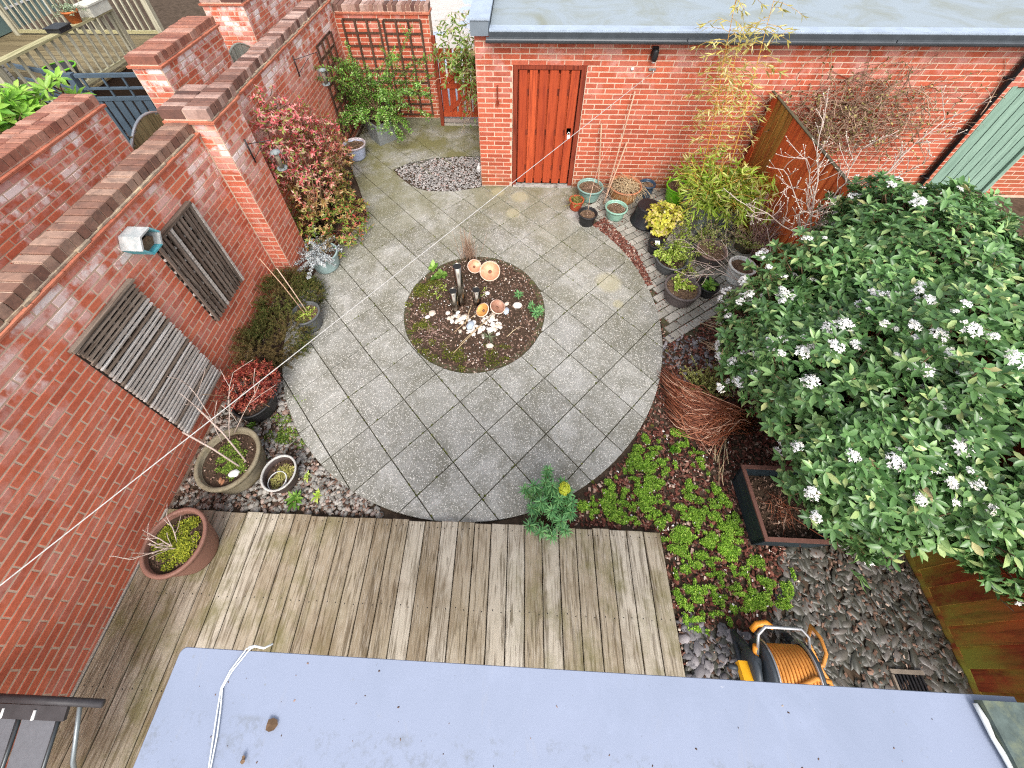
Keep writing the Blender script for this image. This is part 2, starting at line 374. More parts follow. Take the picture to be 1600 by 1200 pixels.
def m_roof(name, base, stain, amount, rough=.55, dirty=False):
    t = NT(name); c = t.mix(t.ramp(t.noise(1.1, 6, .7, dist=1.2), [(.45, 0), (.75, amount)]), base, stain)
    c = t.mix(t.ramp(t.noise(7, 6, .75), [(.55, 0), (.8, .35)]), c, tuple(min(1, x * 1.25) for x in base))
    c = t.mix(t.ramp(t.noise(24, 4, .8), [(.66, 0), (.74, .5)]), c, (.2, .2, .18))
    if dirty:                              # grime washed into drifts, pale scuffs and fine grit
        p2 = t.pos((1, .35, 1))
        c = t.mix(t.ramp(t.noise(3.2, 7, .75, p2, 1.5), [(.56, 0), (.74, .55)]), c, (.30, .30, .31))
        c = t.mix(t.ramp(t.noise(55, 3, .8), [(.68, 0), (.74, .55)]), c, (.09, .09, .08))
        c = t.mix(t.ramp(t.noise(19, 4, .8), [(.70, 0), (.76, .6)]), c, (.52, .52, .54))
        c = t.mix(t.math('MULTIPLY', t.ramp(t.noise(9, 6, .8), [(.52, 0), (.66, .5)]), t.ramp(t.math('ADD', t.math('MULTIPLY', t.sep()[1], -4.0), t.math('MULTIPLY', t.noise(1.3, 2), .6)), [(.95, 0), (1.25, 1)])), c, (.12, .125, .11))
    t.bump(t.noise(120, 2), .1, .002); return t.done(c, rough, .35)
M_CANOPY = m_roof('blue_grey_roof_sheet', (.245, .28, .37), (.20, .235, .31), .75, .5, True)
M_GROOF = m_roof('pale_roof_membrane', (.27, .315, .345), (.20, .205, .14), .85, .6)
M_LEAD = simple('lead_flashing', (.33, .39, .47), .5, .15, 6)
M_LEADD = simple('grey_kerb_face', (.16, .19, .22), .5, .15, 6)
M_BLACK = simple('black_plastic', (.016, .016, .018), .42, .3, 10, .45)
M_GUT = simple('dark_grey_gutter', (.05, .058, .066), .4, .2, 6, .4)
M_SOIL = simple('dark_soil', (.06, .04, .027), .95, .5, 40, .1, 0, .6)
M_COMPOST = simple('dry_compost', (.16, .105, .065), .95, .55, 60, .1, 0, .7)
M_GROUND = simple('bare_earth', (.085, .06, .042), .95, .45, 14, .1, 0, .5, (.05, .035, .022))
def m_pieces(name, stops, rough=.85, spec=.2, spots=None):
    t = NT(name); c = t.ramp(t.rand(), stops); nz = t.noise(45, 4, .6)
    c = t.mix(.4, c, t.ramp(nz, [(.3, .3), (.7, .75)]), 'OVERLAY'); t.bump(nz, .3, .003); return t.done(c, rough, spec)
M_BARK = m_pieces('bark_chip', [(0, (.065, .022, .016)), (.45, (.15, .05, .034)), (.74, (.22, .085, .06)), (.92, (.32, .19, .14)), (1, (.52, .41, .33))])
M_DBARK = m_pieces('dark_bark_chip', [(0, (.05, .03, .022)), (.5, (.12, .07, .048)), (.8, (.2, .125, .09)), (.93, (.32, .2, .15)), (1, (.55, .45, .36))])
M_SLATE = m_pieces('slate_chip', [(0, (.085, .082, .085)), (.5, (.14, .13, .135)), (.85, (.2, .185, .19)), (1, (.3, .27, .27))], .6, .4)
M_GSLATE = m_pieces('olive_slate_chip', [(0, (.045, .046, .036)), (.5, (.08, .077, .062)), (.85, (.12, .11, .095)), (1, (.17, .15, .135))], .42, .5)
M_GRAVEL = m_pieces('grey_gravel', [(0, (.17, .16, .15)), (.5, (.30, .285, .27)), (.85, (.42, .39, .37)), (1, (.34, .22, .19))], .8)
M_PEB = m_pieces('river_pebble', [(0, (.17, .16, .14)), (.5, (.29, .27, .24)), (.8, (.42, .39, .35)), (1, (.27, .16, .12))], .6, .4)
M_WHITE = m_pieces('white_cobble', [(0, (.55, .44, .34)), (.4, (.72, .66, .58)), (1, (.84, .83, .80))], .6)
M_BLUEST = simple('blue_grey_stone', (.42, .48, .55), .6)
M_PAVER = m_pieces('block_paver', [(0, (.25, .235, .20)), (.5, (.34, .32, .275)), (1, (.42, .395, .345))])
M_TWIG = m_pieces('pale_twig', [(0, (.40, .31, .26)), (1, (.56, .46, .40))])
M_DRYT = m_pieces('dry_brown_twig', [(0, (.20, .12, .08)), (1, (.46, .31, .22))])
M_PINK = m_pieces('pink_grey_twig', [(0, (.34, .2, .17)), (1, (.48, .32, .28))])
M_STEM = m_pieces('brown_stem', [(0, (.10, .06, .035)), (1, (.19, .12, .07))])
M_STRAW = m_pieces('straw', [(0, (.42, .30, .17)), (1, (.62, .5, .32))])
M_COPPERT = m_pieces('russet_twig', [(0, (.12, .032, .015)), (.5, (.30, .09, .04)), (.8, (.48, .19, .10)), (1, (.72, .48, .34))], .5, .5)
M_CANE = m_pieces('bamboo_cane', [(0, (.48, .30, .2)), (1, (.58, .42, .32))])
M_YCANE = m_pieces('yellow_cane', [(0, (.52, .27, .05)), (1, (.62, .38, .09))], .5)
M_STEEL = simple('polished_steel', (.30, .27, .23), .22, .1, 4, .5, 1.0, 0)
M_DARKIN = simple('dark_inside', (.02, .02, .02), .8, .1)
M_COPPER = simple('copper_bowl', (.72, .33, .19), .5, .25, 14, .4, .25, .2, (.74, .50, .37))
M_GREYM = simple('grey_metal', (.45, .46, .47), .35, .1, 6, .5, .7)
M_ORANGE = simple('orange_plastic', (.80, .30, .03), .42, .1, 6, .45)
M_HOSE = simple('orange_hose', (.62, .26, .055), .45, .25, 10, .4)
M_CORD = simple('white_cord', (.74, .76, .74), .7, .08, 30)
M_WIRE = simple('grey_line', (.46, .44, .41), .6, .15, 30)
M_SLING = simple('grey_sling_fabric', (.125, .13, .145), .65, .12, 40)
M_PIPEG = simple('chair_tube', (.07, .08, .085), .35, .15, 10, .5, .4)
M_WOODB = simple('dark_grey_bar', (.045, .042, .045), .5, .25, 12)
M_WHITEP = simple('white_plastic', (.80, .80, .78), .5, .05, 8)

# ------------------------------------------------------------------ brickwork
BL, BH, JT = .24, .0785, .0138
_bm = {}
def brick_mesh(l, h, mat, d=.013):
    k = (round(l, 3), round(h, 3), mat.name)
    if k in _bm: return _bm[k]
    a, b, c = l / 2, h / 2, .003
    V = [(-a, -d, -b), (a, -d, -b), (a, -d, b), (-a, -d, b), (-a, 0, -b), (a, 0, -b), (a, 0, b), (-a, 0, b),
         (-a + c, c, -b + c), (a - c, c, -b + c), (a - c, c, b - c), (-a + c, c, b - c)]
    F = [(8, 11, 10, 9), (4, 8, 9, 5), (5, 9, 10, 6), (6, 10, 11, 7), (7, 11, 8, 4), (0, 4, 5, 1), (1, 5, 6, 2), (2, 6, 7, 3), (3, 7, 4, 0)]
    me = bpy.data.meshes.new('brick'); me.from_pydata(V, [], F); me.materials.append(mat); me.update(); _bm[k] = me; return me
def courses(o, u, nrm, L, H, z0=0.0, holes=(), bond=0, soldier=None):
    """stretcher-bond bricks on a face: list of (centre, u, n, length, height)"""
    u = np.array(u, float); nrm = np.array(nrm, float); o = np.array(o, float); out = []
    rows = int(round(H / BH)); h = H / rows
    for r in range(rows):
        zc = z0 + (r + .5) * h; s = -BL * (.5 if (r + bond) % 2 else 0) + rnd.uniform(-.006, .006)
        while s < L - .01:
            a, b = max(s, 0), min(s + BL, L); segs = [(a, b)]
            for (h0, h1, hz0, hz1) in holes:
                if hz0 < zc < hz1:
                    ns = []
                    for (p0, p1) in segs:
                        if p1 <= h0 or p0 >= h1: ns.append((p0, p1))
                        else:
                            if p0 < h0: ns.append((p0, h0))
                            if p1 > h1: ns.append((h1, p1))
                    segs = ns
            for (p0, p1) in segs:
                if p1 - p0 > .035:
                    c = o + u * ((p0 + p1) / 2); c[2] = zc
                    out.append((c + nrm * rnd.uniform(-.0022, .0002), u, nrm, p1 - p0 - JT, h - JT))
            s += BL
    return out
def lay_bricks(bricks, mat, parent, limit=300, name='brick'):
    P_ = np.array([b[0] for b in bricks]); q = proj(P_); N_ = np.array([b[2] for b in bricks])
    d = CAM - P_; dist = np.linalg.norm(d, axis=1); cosv = (N_ * d).sum(1) / dist
    ar = np.array([b[3] * b[4] for b in bricks]) * np.maximum(cosv, 0) / dist ** 2
    vis = (q[:, 2] > 0) & (q[:, 0] > -30) & (q[:, 0] < 1630) & (q[:, 1] > -30) & (q[:, 1] < 1230)
    ar = np.where(vis, ar, ar * 1e-4); order = np.argsort(-ar); keep = set(order[:limit].tolist())
    rest = MB()
    for i, (c, u, n_, l, h) in enumerate(bricks):
        M4 = Matrix(((u[0], n_[0], 0, c[0]), (u[1], n_[1], 0, c[1]), (u[2], n_[2], 1, c[2]), (0, 0, 0, 1)))
        rot = Matrix.Rotation(rnd.uniform(-.006, .006), 4, 'Y')
        if i in keep:
            o = link(name, brick_mesh(round(l / .01) * .01, h, mat), None, parent);
            o.matrix_basis = M4 @ rot
        else:
            me = brick_mesh(round(l / .01) * .01, h, mat)
            rest.add([M4 @ v.co for v in me.vertices], [tuple(p_.vertices) for p_ in me.polygons])
    if rest.v: rest.build('brickwork', mat, parent, 'stuff')
def coping(parent, axis, a0, a1, c0, c1, z0, z1, mat, double=False):
    """brick-on-edge coping running along axis 'x' or 'y' from a0 to a1, spanning c0..c1 across"""
    n = max(1, int(round((a1 - a0) / .0785))); st = (a1 - a0) / n
    rows = [(c0, c1)] if not double else [(c0, (c0 + c1) / 2 - .004), ((c0 + c1) / 2 + .004, c1)]
    for i in range(n):
        for (q0, q1) in rows:
            s0, s1 = a0 + i * st + .0055, a0 + (i + 1) * st - .0055; dz = rnd.uniform(-.006, .006); dc = rnd.uniform(-.005, .005)
            b = MB(); c = .006
            def pt(s_, t_, z_): return (s_, t_, z_) if axis == 'x' else (t_, s_, z_)
            zt = z1 + dz; lo, hi = q0 + dc, q1 + dc
            V = [pt(s0, lo, z0), pt(s1, lo, z0), pt(s1, hi, z0), pt(s0, hi, z0), pt(s0, lo, zt - c), pt(s1, lo, zt - c), pt(s1, hi, zt - c), pt(s0, hi, zt - c),
                 pt(s0 + c, lo + c, zt), pt(s1 - c, lo + c, zt), pt(s1 - c, hi - c, zt), pt(s0 + c, hi - c, zt)]
            F = [(0, 1, 5, 4), (1, 2, 6, 5), (2, 3, 7, 6), (3, 0, 4, 7), (4, 5, 9, 8), (5, 6, 10, 9), (6, 7, 11, 10), (7, 4, 8, 11), (8, 9, 10, 11), (0, 3, 2, 1)]
            b.add(V, F if axis == 'x' else [f[::-1] for f in F]); b.build('coping_brick', mat, parent)
    m = MB()
    if axis == 'x': m.box(a0 + .01, a1 - .01, c0 + .012, c1 - .012, z0 - .018, z1 - .016)
    else: m.box(c0 + .012, c1 - .012, a0 + .01, a1 - .01, z0 - .018, z1 - .016)
    m.build('coping_mortar', M_MORTAR, parent)
def tiles(parent, axis, a0, a1, c0, c1, z):
    n = max(1, int(round((a1 - a0) / .27))); st = (a1 - a0) / n
    for k in range(2):
        off = .5 * k
        i = -off
        while i < n - .01:
            s0, s1 = max(a0 + i * st, a0) + .003, min(a0 + (i + 1) * st, a1) - .003
            m = MB(); zz = z + k * .016
            if axis == 'x': m.box(s0, s1, c0 - .004 * k, c1 + .004 * k, zz, zz + .013)
            else: m.box(c0 - .004 * k, c1 + .004 * k, s0, s1, zz, zz + .013)
            m.build('creasing_tile', M_TILE, parent); i += 1

# ================================================================== THE SETTING
XL, YG = -3.18, 5.795
g = MB(); g.box(-150, 150, -60, 200, -.6, -.045)
tag(g.build('ground', M_GROUND), kind='structure')

# patio outline -----------------------------------------------------
CX, CY, RO, RI = -.53, 3.24, 2.33, .9
out = []
for a in np.linspace(155, 360 + 44, 84): out.append((CX + RO * math.cos(math.radians(a)), CY + RO * math.sin(math.radians(a))))
out += [(1.13, 5.2), (1.1, 5.78), (-.6, 5.78), (-.62, 5.74), (-1.05, 5.62), (-1.5, 5.6), (-1.72, 5.68), (-1.95, 5.86), (-2.24, 6.18), (-1.98, 6.42), (-1.6, 6.56), (-1.1, 6.64), (-.63, 6.66),
        (-.63, 7.72), (-3.12, 7.72), (-3.12, 6.5), (-2.98, 6.2), (-2.72, 5.71), (-2.48, 5.23), (-2.36, 4.95), (-2.46, 4.72)]
PATIO = [np.array(q) for q in out]
def clip(poly, a, b):
    """keep the part of poly left of a->b"""
    res = []; n = len(poly); e = b - a
    sd_ = lambda q: e[0] * (q[1] - a[1]) - e[1] * (q[0] - a[0])
    for i in range(n):
        p0, p1 = poly[i], poly[(i + 1) % n]; s0, s1 = sd_(p0), sd_(p1)
        if s0 >= 0: res.append(p0)
        if (s0 >= 0) != (s1 >= 0): res.append(p0 + (p1 - p0) * (s0 / (s0 - s1)))
    return res
def minus_disc(poly, c, r):
    fine = []
    for i in range(len(poly)):
        p0, p1 = poly[i], poly[(i + 1) % len(poly)]
        k = max(1, int(np.linalg.norm(p1 - p0) / .03)); fine += [p0 + (p1 - p0) * j / k for j in range(k)]
    ins = [np.linalg.norm(q - c) < r for q in fine]
    if not any(ins): return poly
    if all(ins): return []
    k0 = next(i for i in range(len(fine)) if not ins[i] and ins[i - 1]); fine = fine[k0:] + fine[:k0]; ins = ins[k0:] + ins[:k0]
    res = [q for q, s in zip(fine, ins) if not s]
    a0 = math.atan2(*(res[-1] - c)[::-1]); a1 = math.atan2(*(res[0] - c)[::-1]); da = (a1 - a0 + PI) % (2 * PI) - PI
    res += [c + r * np.array((math.cos(a0 + da * t_), math.sin(a0 + da * t_))) for t_ in np.linspace(.0, 1, 8)]
    return res
def area(poly): return .5 * sum(poly[i][0] * poly[(i + 1) % len(poly)][1] - poly[(i + 1) % len(poly)][0] * poly[i][1] for i in range(len(poly)))
patio = thing('patio', None, None, kind='structure')
HD = .30838
def slab(poly, z1, z0=-.05, inset=.006):
    n = len(poly); c = np.mean(poly, axis=0); m = MB()
    tx, ty = rnd.uniform(-.006, .006), rnd.uniform(-.006, .006); dz = rnd.uniform(-.003, .003)
    zz = lambda q: z1 + dz + (q[0] - c[0]) * tx + (q[1] - c[1]) * ty
    V = [(q[0], q[1], z0) for q in poly] + [(q[0], q[1], zz(q) - inset) for q in poly]
    inn = [q + (c - q) / max(np.linalg.norm(c - q), 1e-6) * inset for q in poly]; V += [(q[0], q[1], zz(q)) for q in inn]
    F = [(i, (i + 1) % n, n + (i + 1) % n, n + i) for i in range(n)] + [(n + i, n + (i + 1) % n, 2 * n + (i + 1) % n, 2 * n + i) for i in range(n)] + [tuple(2 * n + i for i in range(n))]
    return m.add(V, F)
for c in range(-4, 15):
    for r in range(-20, 7):
        if (c + r) % 2 == 1: continue          # slab centres sit between the joint crossings
        x, y = -2.1237 + c * HD, 2.0363 - r * HD; h = HD - .0055
        dia = [np.array((x + h, y)), np.array((x, y + h)), np.array((x - h, y)), np.array((x, y - h))]
        poly = PATIO
        for i in range(4):
            poly = clip(poly, dia[i], dia[(i + 1) % 4])
            if len(poly) < 3: break
        if len(poly) < 3 or abs(area(poly)) < .0008: continue
        poly = minus_disc(poly, np.array((CX, CY + .03)), RI)
        if len(poly) < 3 or abs(area(poly)) < .0008: continue
        q2 = []
        for q in poly:
            if not q2 or np.linalg.norm(q - q2[-1]) > .004: q2.append(q)
        if len(q2) > 2 and np.linalg.norm(q2[0] - q2[-1]) < .004: q2.pop()
        if len(q2) < 3: continue
        if area(q2) < 0: q2 = q2[::-1]
        slab(q2, 0.0).build('paving_slab', M_SLAB, patio)
jm = simple('mossy_joint', (.075, .066, .04), .95, .5, 20, .1, 0, .3, (.09, .10, .03))
# dark sand bed under the slabs, seen in the joints (a ring, open over the centre bed)
ring = MB(); n = len(PATIO)
top = [(q[0], q[1], -.016) for q in PATIO]; ring.add(top + [(q[0], q[1], -.044) for q in PATIO], [tuple(range(n))] + [(n + i, n + (i + 1) % n, (i + 1) % n, i) for i in range(n)])
ring.build('joint_bed', jm, patio)

# deck ----------------------------------------------------------------
deck = thing('timber_deck', 'weathered timber deck of narrow boards below the grey flat roof', 'deck', (-.9, 0, 0))
nb = 30; x0, x1 = -3.155, 1.322; bw = (x1 - x0) / nb
for i in range(nb):
    a = x0 + i * bw + .003; b = a + bw - .0065 - rnd.uniform(0, .002); ye = .905 + rnd.uniform(-.006, .006); zt = .04 + rnd.uniform(-.0025, .0025)
    m = MB(); c = .004
    V = [(a, -1.6, 0), (b, -1.6, 0), (b, ye, 0), (a, ye, 0), (a, -1.6, zt - c), (b, -1.6, zt - c), (b, ye, zt - c), (a, ye, zt - c), (a + c, -1.6, zt), (b - c, -1.6, zt), (b - c, ye - c, zt), (a + c, ye - c, zt)]
    m.add(V, [(0, 1, 5, 4), (1, 2, 6, 5), (2, 3, 7, 6), (3, 0, 4, 7), (4, 5, 9, 8), (5, 6, 10, 9), (6, 7, 11, 10), (7, 4, 8, 11), (8, 9, 10, 11)])
    bo = m.build('deck_board', M_DECK, deck)
    sc_ = MB()
    for ys in (.86, .31, -.24, -.8):
        for fx in (.25, .75):
            px_, py_ = a + (b - a) * fx + rnd.uniform(-.006, .006), ys + rnd.uniform(-.008, .008)
            sc_.lathe((px_, py_, zt), [(.0045, -.003), (.0045, .0012), (0, .0012)], 6)
    sc_.build('screw', M_DARKIN, bo, 'stuff')
j = MB()
for y in (.84, .3, -.24, -.8): j.box(x0, x1, y - .024, y + .024, -.12, -.001)
j.build('joist', M_SOIL, deck)
m = MB(); m.box(-3.176, -3.158, -1.6, .9, .0, .045); m.build('edge_batten', m_wood('grey_batten', (.36, .33, .29), (.45, .42, .37), (.2, .17, .13), 1), deck)

# garden wall on the left: near run, pier, far run ---------------------
gw = thing('garden_wall', 'tall red brick garden wall with a pier and brick on edge coping along the left', 'wall', (-3.3, 2, 0))
m = MB(); m.box(XL - .23, XL - .0005, -1.6, 3.62, -.05, 2.285); m.box(-3.40, -2.9605, 3.6205, 4.088, -.05, 2.415); m.box(-3.43, -3.2005, 4.09, 7.95, -.05, 2.255)
m.build('mortar_core', M_MORTAR, gw)
bk = courses((XL, -1.6, 0), (0, 1, 0), (1, 0, 0), 5.22, 2.285)
bk += courses((XL + .005, 3.62, 0), (1, 0, 0), (0, -1, 0), .215, 2.415, bond=1)
bk += courses((-2.96, 3.62, 0), (0, 1, 0), (1, 0, 0), .47, 2.415)
bk += courses((-3.2, 4.1, 0), (0, 1, 0), (1, 0, 0), 3.65, 2.255)
lay_bricks(bk, M_BRICK, gw, 300)
tiles(gw, 'y', -1.6, 3.615, XL - .26, XL + .03, 2.288); tiles(gw, 'y', 3.585, 4.12, -3.43, -2.93, 2.418); tiles(gw, 'y', 4.125, 7.74, -3.46, -3.17, 2.258)
coping(gw, 'y', -1.6, 3.61, XL - .225, XL - .005, 2.335, 2.44, M_COPEM)
coping(gw, 'y', 3.6, 4.12, -3.43, -2.95, 2.465, 2.57, M_COPE, True)
coping(gw, 'y', 4.125, 7.73, -3.425, -3.205, 2.305, 2.41, M_COPE)
m = MB()
for (a, b, xa, z) in ((-1.6, 3.6, XL, 2.32), (3.6, 4.11, -2.96, 2.45), (4.13, 7.7, -3.2, 2.29)):
    for k in range(int((b - a) / .12)):
        y = a + .06 + k * .12; wv = rnd.uniform(.005, .024)
        m.box(xa - .03, xa + wv, y - .06, y + .0598, z, z + rnd.uniform(.008, .022))
m.build('mortar_fillet', simple('lichen_mortar', (.30, .24, .18), .95, .4, 16, .1, 0, .4, (.62, .50, .33)), gw, 'stuff')

# back wall and gate -----------------------------------------------------
bw_ = thing('back_wall', 'red brick wall behind the square planter with brown lattice trellis on it', 'wall', (-2.4, 7.85, 0))
m = MB(); m.box(-3.2, -1.585, 7.7535, 7.97, -.05, 2.05); m.build('mortar_core', M_MORTAR, bw_)
lay_bricks(courses((-3.2, 7.753, .12), (1, 0, 0), (0, -1, 0), 1.615, 1.93, .12), M_GBRICK, bw_, 200)
m = MB(); m.box(-3.19, -1.57, 7.69, 7.75, -.04, .12); m.build('plinth', simple('mossy_plinth', (.20, .19, .13), .9, .3, 9, .1, 0, .4, (.12, .13, .05)), bw_)
tiles(bw_, 'x', -3.17, -1.56, 7.725, 7.99, 2.053); coping(bw_, 'x', -3.19, -1.57, 7.745, 7.965, 2.1, 2.205, M_COPE)

# garage --------------------------------------------------------------------
ga = thing('garage', 'long red brick garage with pale flat roof across the end of the garden', 'garage', (3.5, 7.5, 0))
m = MB()
for (a, b, z0_, z1_) in ((-.62, -.118, -.05, 2.46), (-.118, .885, 2.07, 2.46), (.885, 6.53, -.05, 2.46), (6.53, 7.53, 1.84, 2.46), (7.53, 9.5, -.05, 2.46)): m.box(a, b, YG + .0005, YG + .215, z0_, z1_)
m.box(-.62, -.4, YG + .215, 10, -.05, 2.46)
m.build('mortar_core', M_MORTAR, ga)
lay_bricks(courses((-.625, YG, 0), (1, 0, 0), (0, -1, 0), 9.8, 2.45, 0, [(.507, 1.51, 0, 2.07), (7.155, 8.155, .0, 1.84)])
           + courses((-.118, YG, 0), (0, 1, 0), (1, 0, 0), .12, 2.05) + courses((.885, YG + .12, 0), (0, -1, 0), (-1, 0, 0), .12, 2.05)
           + courses((-.625, YG + 2.5, 0), (0, -1, 0), (-1, 0, 0), 2.5, 2.45), M_GBRICK, ga, 300)
m = MB(); m.box(-.42, 9.6, 5.68, 14, 2.49, 2.53); m.build('roof_membrane', M_GROOF, ga)
m = MB(); m.box(-.42, 9.6, 5.69, 5.86, 2.532, 2.552); m.build('drip_edge', M_LEAD, ga)
m = MB(); m.box(-.42, 9.6, 5.665, 5.682, 2.40, 2.53); m.build('fascia', M_GUT, ga)
# gutter, a half round trough
for k in range(4):
    m = MB(); a0 = -.46 + k * 2.52; gp = []
    for xx in (a0, a0 + 2.505):
        for i in range(9): an = PI + PI * i / 8; gp.append((xx, 5.607 + .056 * math.cos(an), 2.475 + .056 * math.sin(an)))
        for i in range(9): an = 2 * PI - PI * i / 8; gp.append((xx, 5.607 + .050 * math.cos(an), 2.475 + .050 * math.sin(an)))
    m.add(gp, [(i, (i + 1) % 18, 18 + (i + 1) % 18, 18 + i) for i in range(18)] + [tuple(range(17, -1, -1)), tuple(range(18, 36))], False); m.build('gutter', M_GUT, ga)
m = MB(); m.box(-.66, -.43, 5.70, 12, 2.47, 2.66); m.build('verge_kerb', M_LEADD, ga)
m = MB(); m.box(-.68, -.41, 5.685, 12, 2.662, 2.685); m.build('verge_cap', M_LEAD, ga)
dp = MB(); dp.tube([(6.36, 5.6, 2.44), (6.36, 5.66, 2.36), (6.36, 5.74, 2.26), (6.36, 5.74, .04)], .034, 10)
for z in (.35, 1.15, 1.95): dp.lathe((6.36, 5.74, z), [(.034, 0), (.042, .0), (.042, .03), (.034, .03)], 10); dp.box(6.30, 6.42, 5.755, 5.79, z + .004, z + .026)
dp.build('downpipe', M_BLACK, ga)
# red garage door
d = MB().box(-.112, -.05, 5.80, 5.875, .02, 2.062).box(.815, .88, 5.80, 5.875, .02, 2.062).box(-.05, .815, 5.80, 5.875, 2.0, 2.062)
df = d.build('door_frame', M_DOORD, ga)
dr = MB().box(-.045, .81, 5.872, 5.882, .05, 1.995).build('door', M_DOORD, ga)
wd = .855 / 6
for i in range(6):
    m = MB(); a = -.043 + i * wd
    m.box(a + .012 + rnd.uniform(-.004, .004), a + wd - .02, 5.812, 5.836, .06 + rnd.uniform(-.01, .01), 1.985); m.build('door_board', M_DOOR, dr)
    if i < 5: m = MB(); m.box(a + wd - .03, a + wd + .03, 5.85, 5.87, .12, 1.92); m.build('door_board', M_DOOR, dr)
for z in (.35, 1.0, 1.65): MB().box(-.043, .808, 5.846, 5.8495, z - .05, z + .05).build('ledge', M_DOORD, dr)
MB().box(.70, .765, 5.812, 5.823, 1.0, 1.10).build('lock_plate', M_GREYM, dr)
pl = MB().box(.715, .76, 5.80, 5.812, .925, .985); pl.tube([(.722, 5.806, .985), (.722, 5.806, 1.02), (.737, 5.806, 1.035), (.753, 5.806, 1.02), (.753, 5.806, .985)], .005, 6); pl.build('padlock', M_WHITEP, dr)
MB().box(-.1, .87, 5.76, 5.86, -.02, .018).build('threshold', simple('worn_threshold', (.38, .36, .33), .9, .3, 20, .1, 0, .3, (.1, .08, .06)), ga)
# mint green door
gd = MB().box(6.535, 7.525, 5.87, 5.885, .06, 1.835).build('green_door', M_DARKIN, ga)  # dark panel puts the shade of the board gaps into colour
MB().box(6.535, 6.595, 5.79, 5.868, .05, 1.838).build('door_frame', M_GREEN, ga); MB().box(7.465, 7.525, 5.79, 5.868, .05, 1.838).build('door_frame', M_GREEN, ga)
for i in range(6):
    a = 6.60 + i * .1435; MB().box(a + .008, a + .135, 5.825, 5.85, .08, 1.8).build('door_board', M_GREEN, gd)
# fittings on the garage wall
wl = thing('wall_light', 'small black outdoor lamp fixed high on the garage wall', 'lamp', (1.72, 5.76, 2.24))
MB().box(1.68, 1.76, 5.755, 5.79, 2.2, 2.33).build('back_plate', M_BLACK, wl)
m = MB(); m.lathe((1.72, 5.725, 2.16), [(0, 0), (.03, 0), (.04, .03), (.042, .13), (.03, .16), (0, .165)], 14); m.build('lamp_body', M_BLACK, wl)
m = MB(); m.lathe((1.72, 5.725, 2.135), [(0, 0), (.022, .004), (.026, .03)], 12); m.build('lens', M_WHITEP, wl)
ws = MB(); ws.lathe((0, 0, 0), [(0, .012), (.02, .012), (.022, 0)], 12); ws.v = [(1.483 + x, 5.787 - z, 2.029 + y) for x, y, z in ws.v]
tag(ws.build('wall_plug', M_WHITEP), 'tiny white round plug in the garage brickwork left of the washing line hook', 'plug')
hk = MB().box(1.70, 1.79, 5.77, 5.79, 2.01, 2.04); hk.tube([(1.745, 5.78, 2.03), (1.745, 5.72, 2.04), (1.745, 5.70, 2.02), (1.745, 5.72, 2.0), (1.74, 5.74, 2.0)], .006, 6)
tag(hk.build('line_hook', M_GREYM), 'small metal cleat on the garage wall holding the washing line', 'hook')

# ------------------------------------------------------------------ fences, trellises, gate
fe = thing('boundary_fence', 'red brown close board fence along the right side of the garden', 'fence', (3.45, 2.5, 0))
y = -1.4; i = 0
while y < 5.68:
    wdt = .118; gap = 3.28 < y < 3.4
    zt = 1.74 if y > 3.4 else 1.70
    mt = M_FENCE if y > 2.2 else M_FENCEN  # far boards carry light in their colour, near boards carry shade
    if 5.02 < y < 5.45: mt = M_FENCEM
    m = MB(); t0, t1 = .016, .02; zt += rnd.uniform(-.006, .006); y2 = y + wdt + .022
    m.add([(3.42, y, .03), (3.42 + t1, y, .03), (3.42 + t0 + .016, y2, .03), (3.42 + .021, y2, .03), (3.42, y, zt), (3.42 + t1, y, zt), (3.42 + t0 + .016, y2, zt), (3.42 + .021, y2, zt)],
          [(0, 3, 2, 1), (4, 5, 6, 7), (0, 1, 5, 4), (1, 2, 6, 5), (2, 3, 7, 6), (3, 0, 4, 7)])
    m.build('fence_board', mt, fe); y += wdt; i += 1
for z in (.3, .9, 1.5): MB().beam((3.475, -1.4, z), (3.475, 5.75, z), .06, .08).build('fence_rail', M_FENCEN, fe)
for y in (-1.3, 1.0, 3.37, 5.70): MB().box(3.445, 3.545, y - .05, y + .05, 0, 1.70).build('fence_post', M_FENCEN, fe)
m = MB()
m.box(3.41, 3.45, 3.42, 5.75, 1.75, 1.762); m.build('top_rail', m_wood('grey_top_rail', (.07, .06, .035), (.10, .085, .05), (.03, .025, .018), 1), fe)
MB().box(3.425, 3.45, -1.4, 5.7, -.04, .028).build('gravel_board', M_FENCEN, fe)

def lattice(name, label, o, u, nrm, W, z0, z1, nu, nz, mat, group):
    u = Vector(u); nrm = Vector(nrm); o = Vector(o); t = thing(name, label, 'trellis', o, group)
    for k in range(nu):
        p_ = o + u * (W * k / (nu - 1)) + nrm * .03; MB().beam((p_.x, p_.y, z0), (p_.x, p_.y, z1), .034, .016, nrm).build('upright_lath', mat, t)
    for k in range(nz):
        z = z0 + (z1 - z0) * k / (nz - 1); a = o + nrm * .013; b = a + u * W; MB().beam((a.x, a.y, z), (b.x, b.y, z), .016, .032).build('cross_lath', mat, t)
    return t
lattice('trellis_panel', 'brown square trellis on the back wall half hidden by the green shrub', (-3.07, 7.752, 0), (1, 0, 0), (0, -1, 0), .62, .2, 1.97, 4, 9, M_TREL, 'brown trellis panels')
lattice('trellis_panel', 'brown square trellis on the back wall next to the red gate', (-2.37, 7.752, 0), (1, 0, 0), (0, -1, 0), .64, .2, 1.96, 4, 9, M_TREL, 'brown trellis panels')
lattice('trellis_panel', 'brown square trellis on the left wall in the shaded far corner', (-3.2, 6.72, 0), (0, 1, 0), (1, 0, 0), .66, .15, 1.9, 4, 9, M_TREL, 'brown trellis panels')

